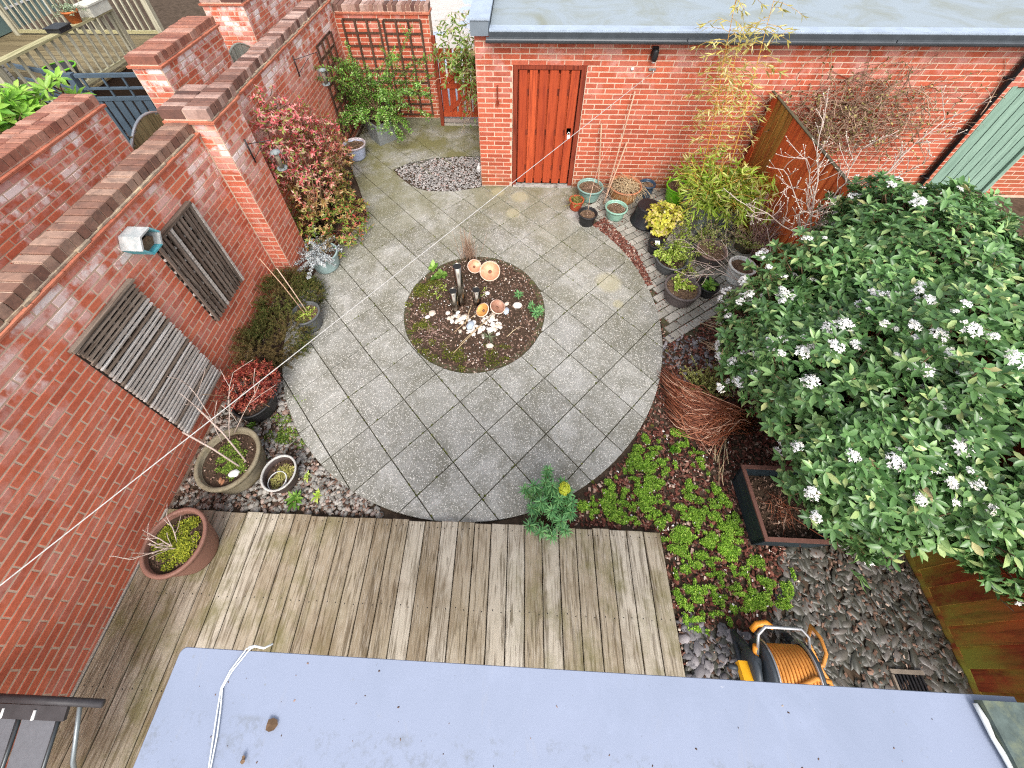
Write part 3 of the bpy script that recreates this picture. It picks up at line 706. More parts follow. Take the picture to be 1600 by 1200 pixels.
gt = thing('garden_gate', 'red brown slatted garden gate with diagonal brace under a climber', 'gate', (-1.15, 7.72, 0))
for i in range(5):
    a = -1.50 + i * .148; MB().box(a, a + .112, 7.715, 7.733, .17, 1.5).build('gate_board', M_DOOR, gt)
for z in (.24, .82, 1.38): MB().box(-1.505, -.775, 7.69, 7.712, z - .05, z + .05).build('gate_rail', M_DOOR, gt)
MB().beam((-1.46, 7.698, .29), (-.82, 7.698, .77), .022, .09).build('gate_brace', M_DOOR, gt); MB().beam((-1.46, 7.698, .87), (-.82, 7.698, 1.33), .022, .09).build('gate_brace', M_DOOR, gt)
MB().box(-1.575, -1.51, 7.66, 7.74, 0, 1.72).build('gate_post', M_DOORD, gt); MB().box(-.765, -.70, 7.66, 7.74, 0, 1.72).build('gate_post', M_DOORD, gt)
MB().box(-1.56, -.7, 7.67, 7.74, .0, .05).build('sill', simple('pale_sill', (.36, .33, .28), .8), gt)
MB().beam((-1.50, 7.68, .11), (-.78, 7.68, .11), .05, .06).build('bottom_rail', simple('grey_sill_timber', (.3, .25, .22), .8), gt)

def slat_panel(name, label, Y0, Y1, Z0, Z1, mode):
    t = thing(name, label, 'wall panel', (XL, (Y0 + Y1) / 2, Z0), 'weathered slat panels on the left wall')
    if mode == 'h':
        n_ = 31; nb_ = 7; MB().box(XL + .004, XL + .010, Y0 + .005, Y1 - .005, Z0, Z1 - .01).build('gap_shade', M_GAPSHADE, t)  # added dark sheet: shade between the slats put into colour
        for k in range(nb_):
            y = Y0 + .03 + (Y1 - Y0 - .06) * k / (nb_ - 1); MB().box(XL + .011, XL + .026, y - .009, y + .009, Z0, Z1).build('back_batten', M_SLATM, t)
        for k in range(n_):
            z = Z0 + .02 + (Z1 - Z0 - .06) * k / (n_ - 1); mt = M_SLATP if rnd.random() < min(.95, max(.12, (27 - k) / 11)) else M_SLATM  # paler slats low down: part weathering, part light put into the colour
            dz = rnd.uniform(-.006, .006); MB().beam((XL + .036, Y0 + rnd.uniform(0, .012), z), (XL + .036, Y1 - rnd.uniform(0, .012), z + dz), .018, rnd.uniform(.018, .024)).build('slat', mt, t)
        MB().box(XL + .006, XL + .05, Y0 - .01, Y1 + .01, Z1 - .006, Z1 + .022).build('top_rail', M_SLATM, t)
    else:
        n_ = 11; MB().box(XL + .002, XL + .005, Y0 + .005, Y1 - .005, Z0, Z1 - .008).build('gap_shade', M_GAPSHADE, t)  # added dark sheet for the shade behind the upright slats
        for k in range(14):
            z = Z0 + .03 + (Z1 - Z0 - .06) * k / 13; MB().beam((XL + .015, Y0, z), (XL + .015, Y1, z), .018, .022).build('back_batten', M_SLATP if k % 2 else M_SLATD, t)
        for k in range(n_):
            y = Y0 + .02 + (Y1 - Y0 - .04) * k / (n_ - 1); MB().beam((XL + .036, y, Z0), (XL + .036, y + rnd.uniform(-.006, .006), Z1), .027, .022, (1, 0, 0)).build('slat', M_SLATP if k == 4 else M_SLATV, t)
        MB().box(XL + .006, XL + .055, Y0 - .01, Y1 + .01, Z1 - .004, Z1 + .026).build('top_rail', M_SLATD, t)
        MB().box(XL + .006, XL + .055, Y1 + .0, Y1 + .022, Z0, Z1 - .006).build('side_rail', M_SLATP, t)
slat_panel('slat_screen', 'weathered wooden screen with horizontal grey slats on the near left wall', 1.47, 2.12, .30, 1.85, 'h')
slat_panel('slat_screen', 'dark weathered wooden screen with upright slats on the wall beside the bird box', 2.47, 3.03, .74, 1.90, 'v')

# hexagonal bird box
bx = thing('bird_box', 'white and turquoise hexagonal bird box on the left wall', 'bird box', (XL, 2.36, 2.05))
MWB = simple('chalky_white_paint', (.46, .47, .46), .7, .2, 20, .3, 0, .1, (.28, .33, .34)); MTQ = simple('turquoise_paint', (.08, .36, .42), .6, .25, 12, .3, 0, .1, (.3, .45, .46))
hx = lambda r, k: (2.36 + r * math.cos(PI / 3 * k), 2.08 + r * math.sin(PI / 3 * k))
for k in range(6):
    a0, a1 = hx(.118, k), hx(.118, k + 1); b0, b1 = hx(.10, k), hx(.10, k + 1); X0, X1 = XL + .01, XL + .19
    MB().add([(X0, *a0), (X1, *a0), (X1, *a1), (X0, *a1), (X0, *b0), (X1, *b0), (X1, *b1), (X0, *b1)], [(0, 1, 2, 3), (4, 7, 6, 5), (1, 5, 6, 2), (0, 3, 7, 4), (0, 4, 5, 1), (3, 2, 6, 7)]).build('side_panel', MTQ if k in (0, 3, 4) else MWB, bx)
m = MB(); m.add([(XL + .06, *hx(.1, k)) for k in range(6)], [tuple(range(6))]); m.build('back_panel', M_SOIL, bx)
m = MB(); m.add([(XL + .13, 2.36 + .085 * math.cos(PI / 3 * k), 2.045 + .062 * math.sin(PI / 3 * k)) for k in range(6)], [tuple(range(6))]); m.build('nest', M_COMPOST, bx)

# ------------------------------------------------------------------ neighbours on the left
def nwall(name, label, Y0, Y1, X0, X1, zt, front, mat, dbl=True, limit=120):
    t = thing(name, label, 'wall', ((X0 + X1) / 2, (Y0 + Y1) / 2, 0)); MB().box(X0 + .0005, X1 - .0005, Y0 + .0005, Y1, -.05, zt).build('mortar_core', M_MORTAR, t)
    bk = courses((X1, Y0, 0), (0, 1, 0), (1, 0, 0), Y1 - Y0, zt)
    if front: bk += courses((X0, Y0, 0), (1, 0, 0), (0, -1, 0), X1 - X0, zt, bond=1)
    lay_bricks(bk, M_BRICK, t, limit); tiles(t, 'y', Y0 - .03, Y1 + .02, X0 - .03, X1 + .03, zt + .003); coping(t, 'y', Y0 - .01, Y1, X0 + .0, X1 + .0, zt + .05, zt + .155, mat, dbl); return t
nwall('neighbour_wall', 'near neighbouring brick wall with a brown double coping beside the broad leaved shrub', 1.2, 4.14, -4.86, -4.52, 2.28, False, M_COPEN)
nwall('neighbour_wall', 'short neighbouring brick wall with a pier end between the two small gates', 5.1, 6.5, -4.84, -4.46, 2.28, True, M_COPEN, False)
nwall('neighbour_wall', 'farthest neighbouring brick wall running off behind the pale picket gate', 7.4, 13, -5.18, -4.5, 2.28, True, M_COPE)
def ngate(name, label, Y0, Y1, base, rise, mat, n_, capm):
    t = thing(name, label, 'gate', (-4.64, (Y0 + Y1) / 2, 0))
    for i in range(n_):
        f = (i + .5) / n_; y = Y0 + (Y1 - Y0) * f; z = base + rise * (1 - (2 * f - 1) ** 2); hw = (Y1 - Y0) / n_ / 2 - .006
        MB().box(-4.655, -4.63, y - hw, y + hw, .06, z).build('gate_board', mat, t)
    m = MB(); m.tube([(-4.642, Y0 + (Y1 - Y0) * k / 12, base + .01 + rise * (1 - (k / 6 - 1) ** 2)) for k in range(13)], .018, 6); m.build('top_trim', capm, t)
    for z in (.4, 1.2): MB().box(-4.69, -4.657, Y0, Y1, z - .05, z + .05).build('gate_rail', mat, t)
ngate('side_gate', 'olive wooden side gate with an arched top behind the brick pier', 4.18, 5.07, 1.62, .26, M_GATEG, 7, M_GREYM)
ngate('side_gate', 'pale grey picket side gate between the far neighbouring walls', 6.55, 7.36, 1.62, .2, M_PICK, 7, M_PICK)
MB().box(-4.46, -3.43, 1.5, 13, -.04, -.012).build('alley', simple('alley_concrete', (.24, .22, .19), .95, .3, 6)).__setitem__('kind', 'structure')
# slate blue fence with lattice top
bf = thing('lattice_top_fence', 'slate blue fence with a lattice top in the neighbouring garden', 'fence', (-7.0, 6.5, 0))
def bpanel(a, b):
    a = Vector(a); b = Vector(b); d = (b - a); L = d.length; d.normalize(); n_ = int(L / .16)
    for i in range(n_):
        p_ = a + d * (L * (i + .5) / n_); MB().beam((p_.x, p_.y, .05), (p_.x, p_.y, 1.1), .125, .02, Vector((-d.y, d.x, 0))).build('fence_board', M_BLUEF, bf)
        if i % 2 == 0: MB().beam((p_.x, p_.y, 1.12), (p_.x, p_.y, 1.5), .03, .02, Vector((-d.y, d.x, 0))).build('lattice_bar', M_BLUEF, bf)
    for z, h in ((1.12, .06), (1.30, .03), (1.52, .06)): MB().beam((a.x, a.y, z), (b.x, b.y, z), .05, h).build('fence_rail', M_BLUEF, bf)
bpanel((-8.6, 6.85, 0), (-7.33, 6.49, 0)); bpanel((-7.17, 6.48, 0), (-4.9, 6.62, 0))
MB().box(-7.3, -7.2, 6.43, 6.53, 0, 1.56).build('fence_post', M_BLUEF, bf)
# neighbour's raised deck with two balustrades
nd = thing('raised_deck', 'neighbouring raised timber deck with a pale green balustrade', 'deck', (-9.5, 8, 0))
for k in range(17): MB().box(-12.5, -7.95, 5.6 + k * .26, 5.6 + k * .26 + .25, .84, .88).build('deck_board', M_NFLOOR, nd)
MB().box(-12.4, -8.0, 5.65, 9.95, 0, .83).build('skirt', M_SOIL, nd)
def balus(a, b, zt, n_, capw):
    a = Vector(a); b = Vector(b)
    MB().beam((a.x, a.y, zt), (b.x, b.y, zt), capw, .04).build('hand_rail', M_NDECKY, nd); MB().beam((a.x, a.y, .96), (b.x, b.y, .96), .05, .07).build('bottom_rail', M_NDECKY, nd)
    for i in range(n_):
        p_ = a.lerp(b, (i + .5) / n_); MB().beam((p_.x, p_.y, .99), (p_.x, p_.y, zt - .02), .042, .03, (b - a).normalized()).build('baluster', M_NDECK, nd)
    for q in (a, b): MB().box(q.x - .05, q.x + .05, q.y - .05, q.y + .05, .0, zt + .01).build('post', M_NDECK, nd)
balus((-8.07, 6.2, 0), (-7.98, 8.72, 0), 1.8, 15, .16); balus((-8.1, 9.85, 0), (-11.5, 9.85, 0), 1.85, 22, .1)
pt = thing('flower_pot', 'small orange terracotta pot standing on the neighbouring hand rail', 'pot', (-8.03, 7.95, 1.82)); m = MB(); m.lathe((-8.03, 7.95, 1.821), [(0, 0), (.085, 0), (.12, .17), (.13, .17), (.13, .2), (.11, .2), (.1, .16), (0, .16)], 18)
m.build('body', simple('orange_terracotta', (.55, .16, .05), .8), pt)
wb = thing('wooden_trough', 'whitewashed wooden trough on the neighbouring hand rail', 'planter', (-8.0, 8.45, 1.82)); MB().box(-8.13, -7.87, 8.2, 8.68, 1.821, 2.0).build('body', simple('whitewashed_wood', (.55, .54, .46), .8, .2, 12), wb); MB().box(-8.15, -7.85, 8.17, 8.71, 2.0, 2.03).build('lid', simple('whitewashed_wood', (.55, .54, .46)), wb)
bt = thing('seed_tray', 'black plastic tray on the neighbouring hand rail', 'tray', (-8.02, 7.55, 1.82)); MB().box(-8.15, -7.9, 7.42, 7.68, 1.821, 1.89).build('body', M_BLACK, bt); MB().box(-8.17, -7.88, 7.40, 7.70, 1.891, 1.905).build('rim', M_BLACK, bt)
gr_ = thing('storage_bench', 'grey slatted storage bench on the neighbouring deck', 'bench', (-10.2, 7.2, .88))
MB().box(-11.0, -9.4, 6.6, 7.4, .885, 1.45).build('body', simple('grey_resin', (.2, .2, .2), .6), gr_)
for k in range(6): MB().box(-11.02, -9.38, 6.58, 7.42, 1.455 + k * .012, 1.463 + k * .012).build('slat', simple('grey_resin_slat', (.34, .33, .31), .6), gr_)
for k in range(6): MB().beam((-9.38 - k * .001, 6.62, .95 + k * .085), (-9.38 - k * .001, 7.38, .95 + k * .085), .03, .06).build('slat', simple('grey_resin_slat', (.34, .33, .31), .6), gr_)
gh = thing('greenhouse', 'glass fronted greenhouse with white bars at the top left edge', 'greenhouse', (-12.5, 8.2, 0))
MG = NT('greenhouse_glass').done((.16, .24, .22), .12, .6)
MB().box(-13.4, -11.8, 7.6, 11.5, .9, 3.2).build('glazing', MG, gh)
for k in range(5): MB().box(-11.81, -11.77, 7.58 + k * .9, 7.62 + k * .9, .9, 3.2).build('glazing_bar', M_WHITEP, gh)
for z in (1.3, 2.2): MB().box(-11.81, -11.775, 7.6, 11.5, z, z + .04).build('glazing_bar', M_WHITEP, gh)
gt_ = thing('grow_tub', 'lime green handled black tub behind the neighbouring balusters', 'tub', (-8.6, 7.6, .88)); m = MB(); m.lathe((-8.6, 7.6, .885), [(0, 0), (.2, 0), (.26, .26), (.25, .26), (.19, .05), (0, .05)], 20); m.build('body', M_BLACK, gt_)
m = MB(); m.lathe((-8.6, 7.6, .885), [(.25, .255), (.275, .255), (.275, .28), (.25, .28)], 20); m.build('rim', simple('lime_plastic', (.22, .62, .03), .45), gt_)

# court behind the back wall, seen over the gate
ct = MB(); ct.box(-6.5, -.72, 7.98, 30, -.042, -.02); t = NT('pale_court_paving'); br = t.n('ShaderNodeTexBrick'); br.inputs['Scale'].default_value = 3.2; t.l(t.pos(), br.inputs['Vector'])
br.inputs['Color1'].default_value = (.50, .47, .43, 1); br.inputs['Color2'].default_value = (.60, .56, .52, 1); br.inputs['Mortar'].default_value = (.36, .33, .30, 1); br.inputs['Mortar Size'].default_value = .012
tag(ct.build('court', t.done(t.mix(t.ramp(t.noise(.9, 3), [(.55, 0), (.6, .8)]), br.outputs[0], (.40, .50, .66)), .85)), kind='structure')
cw = thing('court_fence', 'weathered board fence beyond the garden gate against the garage side', 'fence', (-.8, 10, 0))
for k in range(22): MB().beam((-.80, 8.3 + k * .2, .02), (-.80, 8.3 + k * .2, 1.75), .18, .02, (1, 0, 0)).build('fence_board', simple('grey_fence_board', (.26, .22, .15), .9, .4, 20), cw)

# ------------------------------------------------------------------ flat roof below the window
cn = thing('flat_roof', 'blue grey flat roof sheet of the bay below the viewpoint', 'roof', (0, -.5, 2.5))
m = MB(); X0, X1, Y1, ZT = -1.10, 1.60, 0.0, 2.6; r = .02
pts = [(X0, -1.4), (X1, -1.4), (X1, Y1)] + [(X0 + r - r * math.sin(a), Y1 - r + r * math.cos(a)) for a in np.linspace(0, PI / 2, 6)]
n = len(pts); m.add([(x, y, ZT - .13) for x, y in pts] + [(x, y, ZT - .003) for x, y in pts] + [(x + (.25 - x) * .002, y - .0015 if y > -1 else y, ZT) for x, y in pts],
      [(i, (i + 1) % n, n + (i + 1) % n, n + i) for i in range(n)] + [(n + i, n + (i + 1) % n, 2 * n + (i + 1) % n, 2 * n + i) for i in range(n)] + [tuple(2 * n + i for i in range(n)), tuple(range(n - 1, -1, -1))])
m.build('roof_sheet', M_CANOPY, cn)
MB().box(-1.06, 1.58, -1.4, -.06, 2.2, 2.465).build('bay_head', simple('white_frame', (.7, .7, .68), .6), cn)
ad = thing('slate_roof', 'dark mossy roof felt at the bottom right corner edged in white sealant', 'roof', (1.7, -.5, 2.6))
MB().add([(1.462, -.012, 2.605), (1.9, -.012, 2.605), (1.9, -1.2, 2.605), (1.50, -1.2, 2.605), (1.462, -.012, 2.64), (1.9, -.012, 2.64), (1.9, -1.2, 2.66), (1.50, -1.2, 2.66)],
         [(0, 1, 2, 3), (4, 7, 6, 5), (0, 4, 5, 1), (1, 5, 6, 2), (2, 6, 7, 3), (3, 7, 4, 0)]).build('felt', simple('green_grey_felt', (.085, .11, .10), .9, .4, 30, .2, 0, .5, (.16, .18, .12)), ad)
m = MB(); m.tube([(1.452 + .003 * k + .003 * math.sin(k * 2.3), -.02 - .035 * k, 2.618) for k in range(14)], [.007 + .003 * math.sin(k * 1.7) ** 2 for k in range(14)], 6); m.build('sealant', M_CORD, ad)
cr = MB(); pc = [(-.86, .012, 2.59), (-.875, .004, 2.608), (-.905, -.05, 2.607), (-.915, -.09, 2.607), (-.902, -.14, 2.607), (-.888, -.19, 2.607), (-.868, -.26, 2.607), (-.85, -.4, 2.607)]
cr.tube(pc, .0024, 6); cr.tube([(x + .008 + .004 * math.sin(i * 1.7), y, z) for i, (x, y, z) in enumerate(pc)], .0024, 6); cr.tube([(-.87, .008, 2.605), (-.85, .012, 2.61), (-.82, .008, 2.6), (-.80, .02, 2.585)], .003, 6)
tag(cr.build('loose_cord', M_CORD), 'doubled white cord lying over the grey flat roof', 'cord')
for k, (x, y, lab) in enumerate(((-.72, -.159, 'crumpled brown leaf on the flat roof near the white cord'), (-.775, -.231, 'small dark curled leaf at the bottom edge of the flat roof'))):
    m = MB(); q = .017 if k == 0 else .009
    V = [(x + q * math.cos(a) * rnd.uniform(.6, 1.2), y + q * math.sin(a) * rnd.uniform(.6, 1.2), 2.604 + rnd.uniform(0, .012)) for a in np.linspace(0, 2 * PI, 9)[:-1]]
    m.add(V + [(x, y, 2.612)], [(i, (i + 1) % 8, 8) for i in range(8)]); tag(m.build('dead_leaf', M_STEM), lab, 'leaf')

# washing line
A_, B_ = Vector((1.745, 5.71, 2.02)), Vector((-2.2, .155, 2.231)); Bx = B_ + (B_ - A_) * .2; m = MB(); m.tube([A_.lerp(Bx, k / 20) for k in range(21)], .0034, 6)
tag(m.build('washing_line', M_WIRE), 'taut pale washing line stretched diagonally over the whole garden', 'washing line')

# ------------------------------------------------------------------ loose ground cover
PAT = np.array(PATIO)
DECKP = [(-3.2, -1.6), (1.335, -1.6), (1.335, .92), (-3.2, .92)]
def scatter(name, tmpl, pts, z, size, mat, label, cat, tilt=.25, flat=1.0, asp=(.5, 1.1), thick=(1, 1), smooth=False, parent=None):
    n = len(pts); zz = z if np.ndim(z) else rng.uniform(z - .006, z + .010, n)
    L = rng.uniform(size[0], size[1], n); sc = np.stack([L, L * rng.uniform(asp[0], asp[1], n), L * flat * rng.uniform(thick[0], thick[1], n)], -1)
    me = inst(name, tmpl[0], tmpl[1], np.concatenate([pts, zz[:, None]], 1), yaw_rot(n, tilt), sc, smooth)
    o = link(name, me, mat, parent, 'stuff')
    if label: tag(o, label, cat)
    return o
q = sample([(-1.05, -.45), (1.4, -.45), (1.4, -.02), (-1.05, -.02)], 90); scatter('roof_grit', CHIP, q, 2.6005 + 0 * q[:, 0], (.002, .007), M_DBARK, 'fine dark grit and crumbs on the flat roof', 'grit', .3, .5)
CB = [(CX + (RI - .005) * math.cos(a), CY + .03 + (RI - .005) * math.sin(a)) for a in np.linspace(0, 2 * PI, 40)[:-1]]
m = MB(); m.add([(CX, CY + .03, .02)] + [(CX + RI * .6 * math.cos(a), CY + .03 + RI * .6 * math.sin(a), .008) for a in np.linspace(0, 2 * PI, 33)[:-1]] + [(CX + (RI + .004) * math.cos(a), CY + .03 + (RI + .004) * math.sin(a), -.022 + .0) for a in np.linspace(0, 2 * PI, 33)[:-1]],
      [(0, 1 + i, 1 + (i + 1) % 32) for i in range(32)] + [(1 + i, 33 + i, 33 + (i + 1) % 32, 1 + (i + 1) % 32) for i in range(32)], True)
tag(m.build('centre_bed', M_SOIL), kind='structure')
# the patio joint bed is open above the round bed because the soil lies over it
cbz = lambda P_: .02 - .035 * (np.hypot(P_[:, 0] - CX, P_[:, 1] - CY - .03) / RI) ** 2
def keep(pts, f): return pts[f(pts[:, 0], pts[:, 1])]
q = sample(CB, 5200); scatter('dark_bark', CHIP, q, cbz(q) - .004, (.012, .036), M_DBARK, 'dark bark mulch covering the round centre bed', 'mulch', .5, .5)
q = sample(CB, 420); scatter('light_chippings', CHIP, q, cbz(q) + .004, (.008, .02), M_WHITE, 'pale chippings strewn over the round centre bed', 'chippings', .5, .6)
mossm = leafmat('moss', [(0, (.04, .055, .01)), (.5, (.085, .10, .015)), (1, (.18, .18, .03))], .9, 0, .1)
def moss(name, centres, n, label, size=(.008, .02), mat=None, h=.012, cat='moss', parent=None, zf=None):
    P_ = []; Z = []
    for (x, y, rx, ry, z0) in centres:
        k = max(6, int(n * rx * ry / sum(c[2] * c[3] for c in centres))); a = rng.uniform(0, 2 * PI, k); rr = np.sqrt(rng.uniform(0, 1, k))
        P_.append(np.stack([x + rx * rr * np.cos(a), y + ry * rr * np.sin(a)], -1)); Z.append(z0 + h * (1 - rr ** 2) + rng.uniform(-.003, .003, k))
    P_ = np.concatenate(P_); Z = np.concatenate(Z); k = len(P_); L = rng.uniform(size[0], size[1], k)
    a = rng.uniform(0, 2 * PI, k); d = np.stack([np.cos(a), np.sin(a), rng.uniform(.1, 1.2, k)], -1)
    me = inst(name, LEAF4[0], LEAF4[1], np.concatenate([P_, Z[:, None]], 1), frames(d, np.tile([0, 0, 1.], (k, 1)) + rng.normal(0, .3, (k, 3))), np.stack([L, L * .7, L], -1))
    o = link(name, me, mat or mossm, parent, 'stuff')
    if label: tag(o, label, cat)
    return o
mc = []
for k in range(46):
    a = rnd.uniform(PI * .75, PI * 1.72); r_ = RI * rnd.uniform(.62, .96); mc.append((CX + r_ * math.cos(a), CY + .03 + r_ * math.sin(a), rnd.uniform(.03, .1), rnd.uniform(.03, .08), -.005))
moss('moss_patch', mc, 5200, 'olive moss growing round the left and near edge of the centre bed')
GRV = [(-.63, 5.77), (-1.05, 5.65), (-1.5, 5.63), (-1.72, 5.71), (-1.95, 5.9), (-2.2, 6.18), (-1.98, 6.40), (-1.6, 6.54), (-1.1, 6.62), (-.64, 6.64)]
q = sample(GRV, 2300); scatter('gravel', SLATE, q, -.02, (.025, .06), M_GRAVEL, 'patch of grey gravel beside the garage corner', 'gravel', .3, .5)
# left bed
LB = [(-3.17, .93), (-1.2, .93), (-1.5, 1.2), (-2.6, 2.2), (-2.5, 4.9), (-3.05, 6.3), (-3.17, 6.4)]
LBN = [(-3.17, .93), (-1.15, .93), (-1.6, 1.35), (-2.2, 2.2), (-3.17, 2.2)]
q = sample(LBN, 2000, [PAT]); scatter('river_pebbles', PEBBLE, q, -.03, (.018, .075), M_PEB, 'grey and brown pebbles between the deck and the round patio on the left', 'pebbles', .3, .6, smooth=True)
q = sample(LB, 3600, [PAT]); scatter('brown_mulch', CHIP, q, -.032, (.012, .035), M_DBARK, 'brown mulch under the plants of the left border', 'mulch', .5, .5)
q = sample([(-2.75, 3.9), (-2.2, 4.6), (-2.2, 5.3), (-2.75, 5.5)], 900, [PAT]); scatter('red_leaf_litter', CHIP, q, -.02, (.02, .045), M_BARK, 'reddish fallen leaves at the foot of the red leaved shrub', 'leaf litter', .6, .4)
# right border
RB = [(1.34, -1.0), (3.40, -1.0), (3.40, 5.75), (1.1, 5.75), (1.12, 5.2), (1.1, 4.8), (1.8, 3.6), (1.8, 2.7), (1.2, 1.6), (.5, 1.05), (.3, .93), (1.34, .93)]
PAVP = [(1.16, 5.76), (1.15, 4.86), (1.42, 4.55), (1.70, 3.95), (1.84, 3.35), (1.80, 2.92), (2.2, 2.98), (2.35, 3.2), (2.9, 3.45), (3.3, 4.2), (3.35, 5.76)]
MUL = [(1.13, 4.86), (1.35, 5.05), (1.72, 4.35), (1.83, 3.75), (1.72, 3.7), (1.4, 4.4)]
SLT = [(1.34, -1), (3.4, -1), (3.4, 1.0), (2.4, .85), (2.2, .45), (1.9, .2), (1.36, .35)]
q = sample(RB, 9500, [PAT, DECKP, PAVP, SLT]); scatter('red_bark', CHIP, q, -.026, (.014, .046), M_BARK, 'reddish bark mulch covering the right border', 'mulch', .5, .5)
q = sample(RB, 3200, [PAT, DECKP, PAVP, SLT]); scatter('leaf_crumbs', CHIP, q, -.016, (.008, .03), M_DBARK, 'dark leaf crumbs mixed into the bark of the right border', 'leaf litter', .6, .4)
q = sample(MUL, 1300, [PAT]); scatter('red_bark', CHIP, q, -.005, (.014, .042), M_BARK, 'strip of reddish bark between the slabs and the block paving', 'mulch', .5, .5)
q = sample([(2.35, 2.95), (2.9, 3.5), (3.3, 3.4), (3.2, 2.6)], 900); scatter('red_bark', CHIP, q, -.005, (.014, .042), M_BARK, 'reddish bark below the white pot and the flowering shrub', 'mulch', .5, .5)
q = sample(SLT, 3400, [DECKP]); scatter('slate_chips', SLATE, q, -.032, (.03, .15), M_GSLATE, 'dark slate chippings round the hose reel by the right fence', 'slate', .05, .2, (.4, .95))
q = sample(SLT, 1500, [DECKP]); scatter('brown_litter', CHIP, q, -.018, (.01, .04), M_DBARK, 'brown leaf crumbs between the slate by the right fence', 'leaf litter', .5, .4)
q = sample(LBN, 900, [PAT]); scatter('brown_litter', CHIP, q, -.005, (.01, .035), M_DBARK, 'brown leaf crumbs among the pebbles at the left', 'leaf litter', .6, .4)
q = sample([(1.6, 2.75), (1.9, 2.3), (2.3, 2.6), (2.3, 2.95), (1.83, 2.95)], 110, [PAT]); scatter('slate_chips', SLATE, q, -.016, (.04, .08), M_SLATE, 'a few grey slate pieces in the bark near the block paving', 'slate', .18, .28)
q = sample([(1.36, .35), (1.9, .25), (1.65, -.1), (1.36, -.1)], 120, [DECKP]); scatter('slate_chips', SLATE, q, -.018, (.05, .11), M_SLATE, 'grey slate pieces between the deck corner and the hose reel', 'slate', .18, .28)
q = sample(RB, 420, [PAT, DECKP, PAVP, SLT]); scatter('pale_petals', CHIP, q, 0.0, (.008, .02), M_WHITE, 'pale fallen petals and chips on the bark of the right border', 'petals', .5, .3)
q = sample(PAVP, 1500, [PAT]); scatter('red_bark', CHIP, q, -.022, (.012, .04), M_BARK, 'reddish bark caught along the edges of the block paving', 'mulch', .5, .5)
q = sample(PAVP, 420, [PAT]); scatter('leaf_crumbs', CHIP, q, -.004, (.008, .03), M_DBARK, 'leaf crumbs lying on the block paving among the pots', 'leaf litter', .5, .4)
# block paving
pv = thing('block_path', None, None, kind='structure'); MB().add([(x, y, -.03) for x, y in PAVP], [tuple(range(len(PAVP) - 1, -1, -1))]).build('sand_bed', jm, pv)
ang = math.radians(33); ca, sa = math.cos(ang), math.sin(ang); pm = None; pp = np.array(PAVP)
for iu in range(-30, 40):
    for iv in range(-40, 60):
        # running bond
        u_ = iu * .206 + (iv % 2) * .103; v_ = iv * .104; x = 1.9 + u_ * ca - v_ * sa; y = 4.3 + u_ * sa + v_ * ca
        if in_poly(np.array([x]), np.array([y]), pp)[0] and not in_poly(np.array([x]), np.array([y]), PAT)[0]:
            if pm is None:
                b = MB(); a_, c_, e = .0965, .0455, .005
                b.add([(-a_, -c_, -.03), (a_, -c_, -.03), (a_, c_, -.03), (-a_, c_, -.03), (-a_, -c_, -e), (a_, -c_, -e), (a_, c_, -e), (-a_, c_, -e), (-a_ + e, -c_ + e, 0), (a_ - e, -c_ + e, 0), (a_ - e, c_ - e, 0), (-a_ + e, c_ - e, 0)],
                      [(0, 1, 5, 4), (1, 2, 6, 5), (2, 3, 7, 6), (3, 0, 4, 7), (4, 5, 9, 8), (5, 6, 10, 9), (6, 7, 11, 10), (7, 4, 8, 11), (8, 9, 10, 11)])
                pm = bpy.data.meshes.new('paver'); pm.from_pydata(b.v, [], b.f); pm.materials.append(M_PAVER)
            if len(pv.children) < 301 or True:
                o = link('paver', pm, None, pv); o.matrix_basis = Matrix.Translation((x, y, -.008 + rnd.uniform(-.004, .004))) @ Matrix.Rotation(ang + rnd.uniform(-.02, .02), 4, 'Z') @ Matrix.Rotation(rnd.uniform(-.01, .01), 4, 'X')

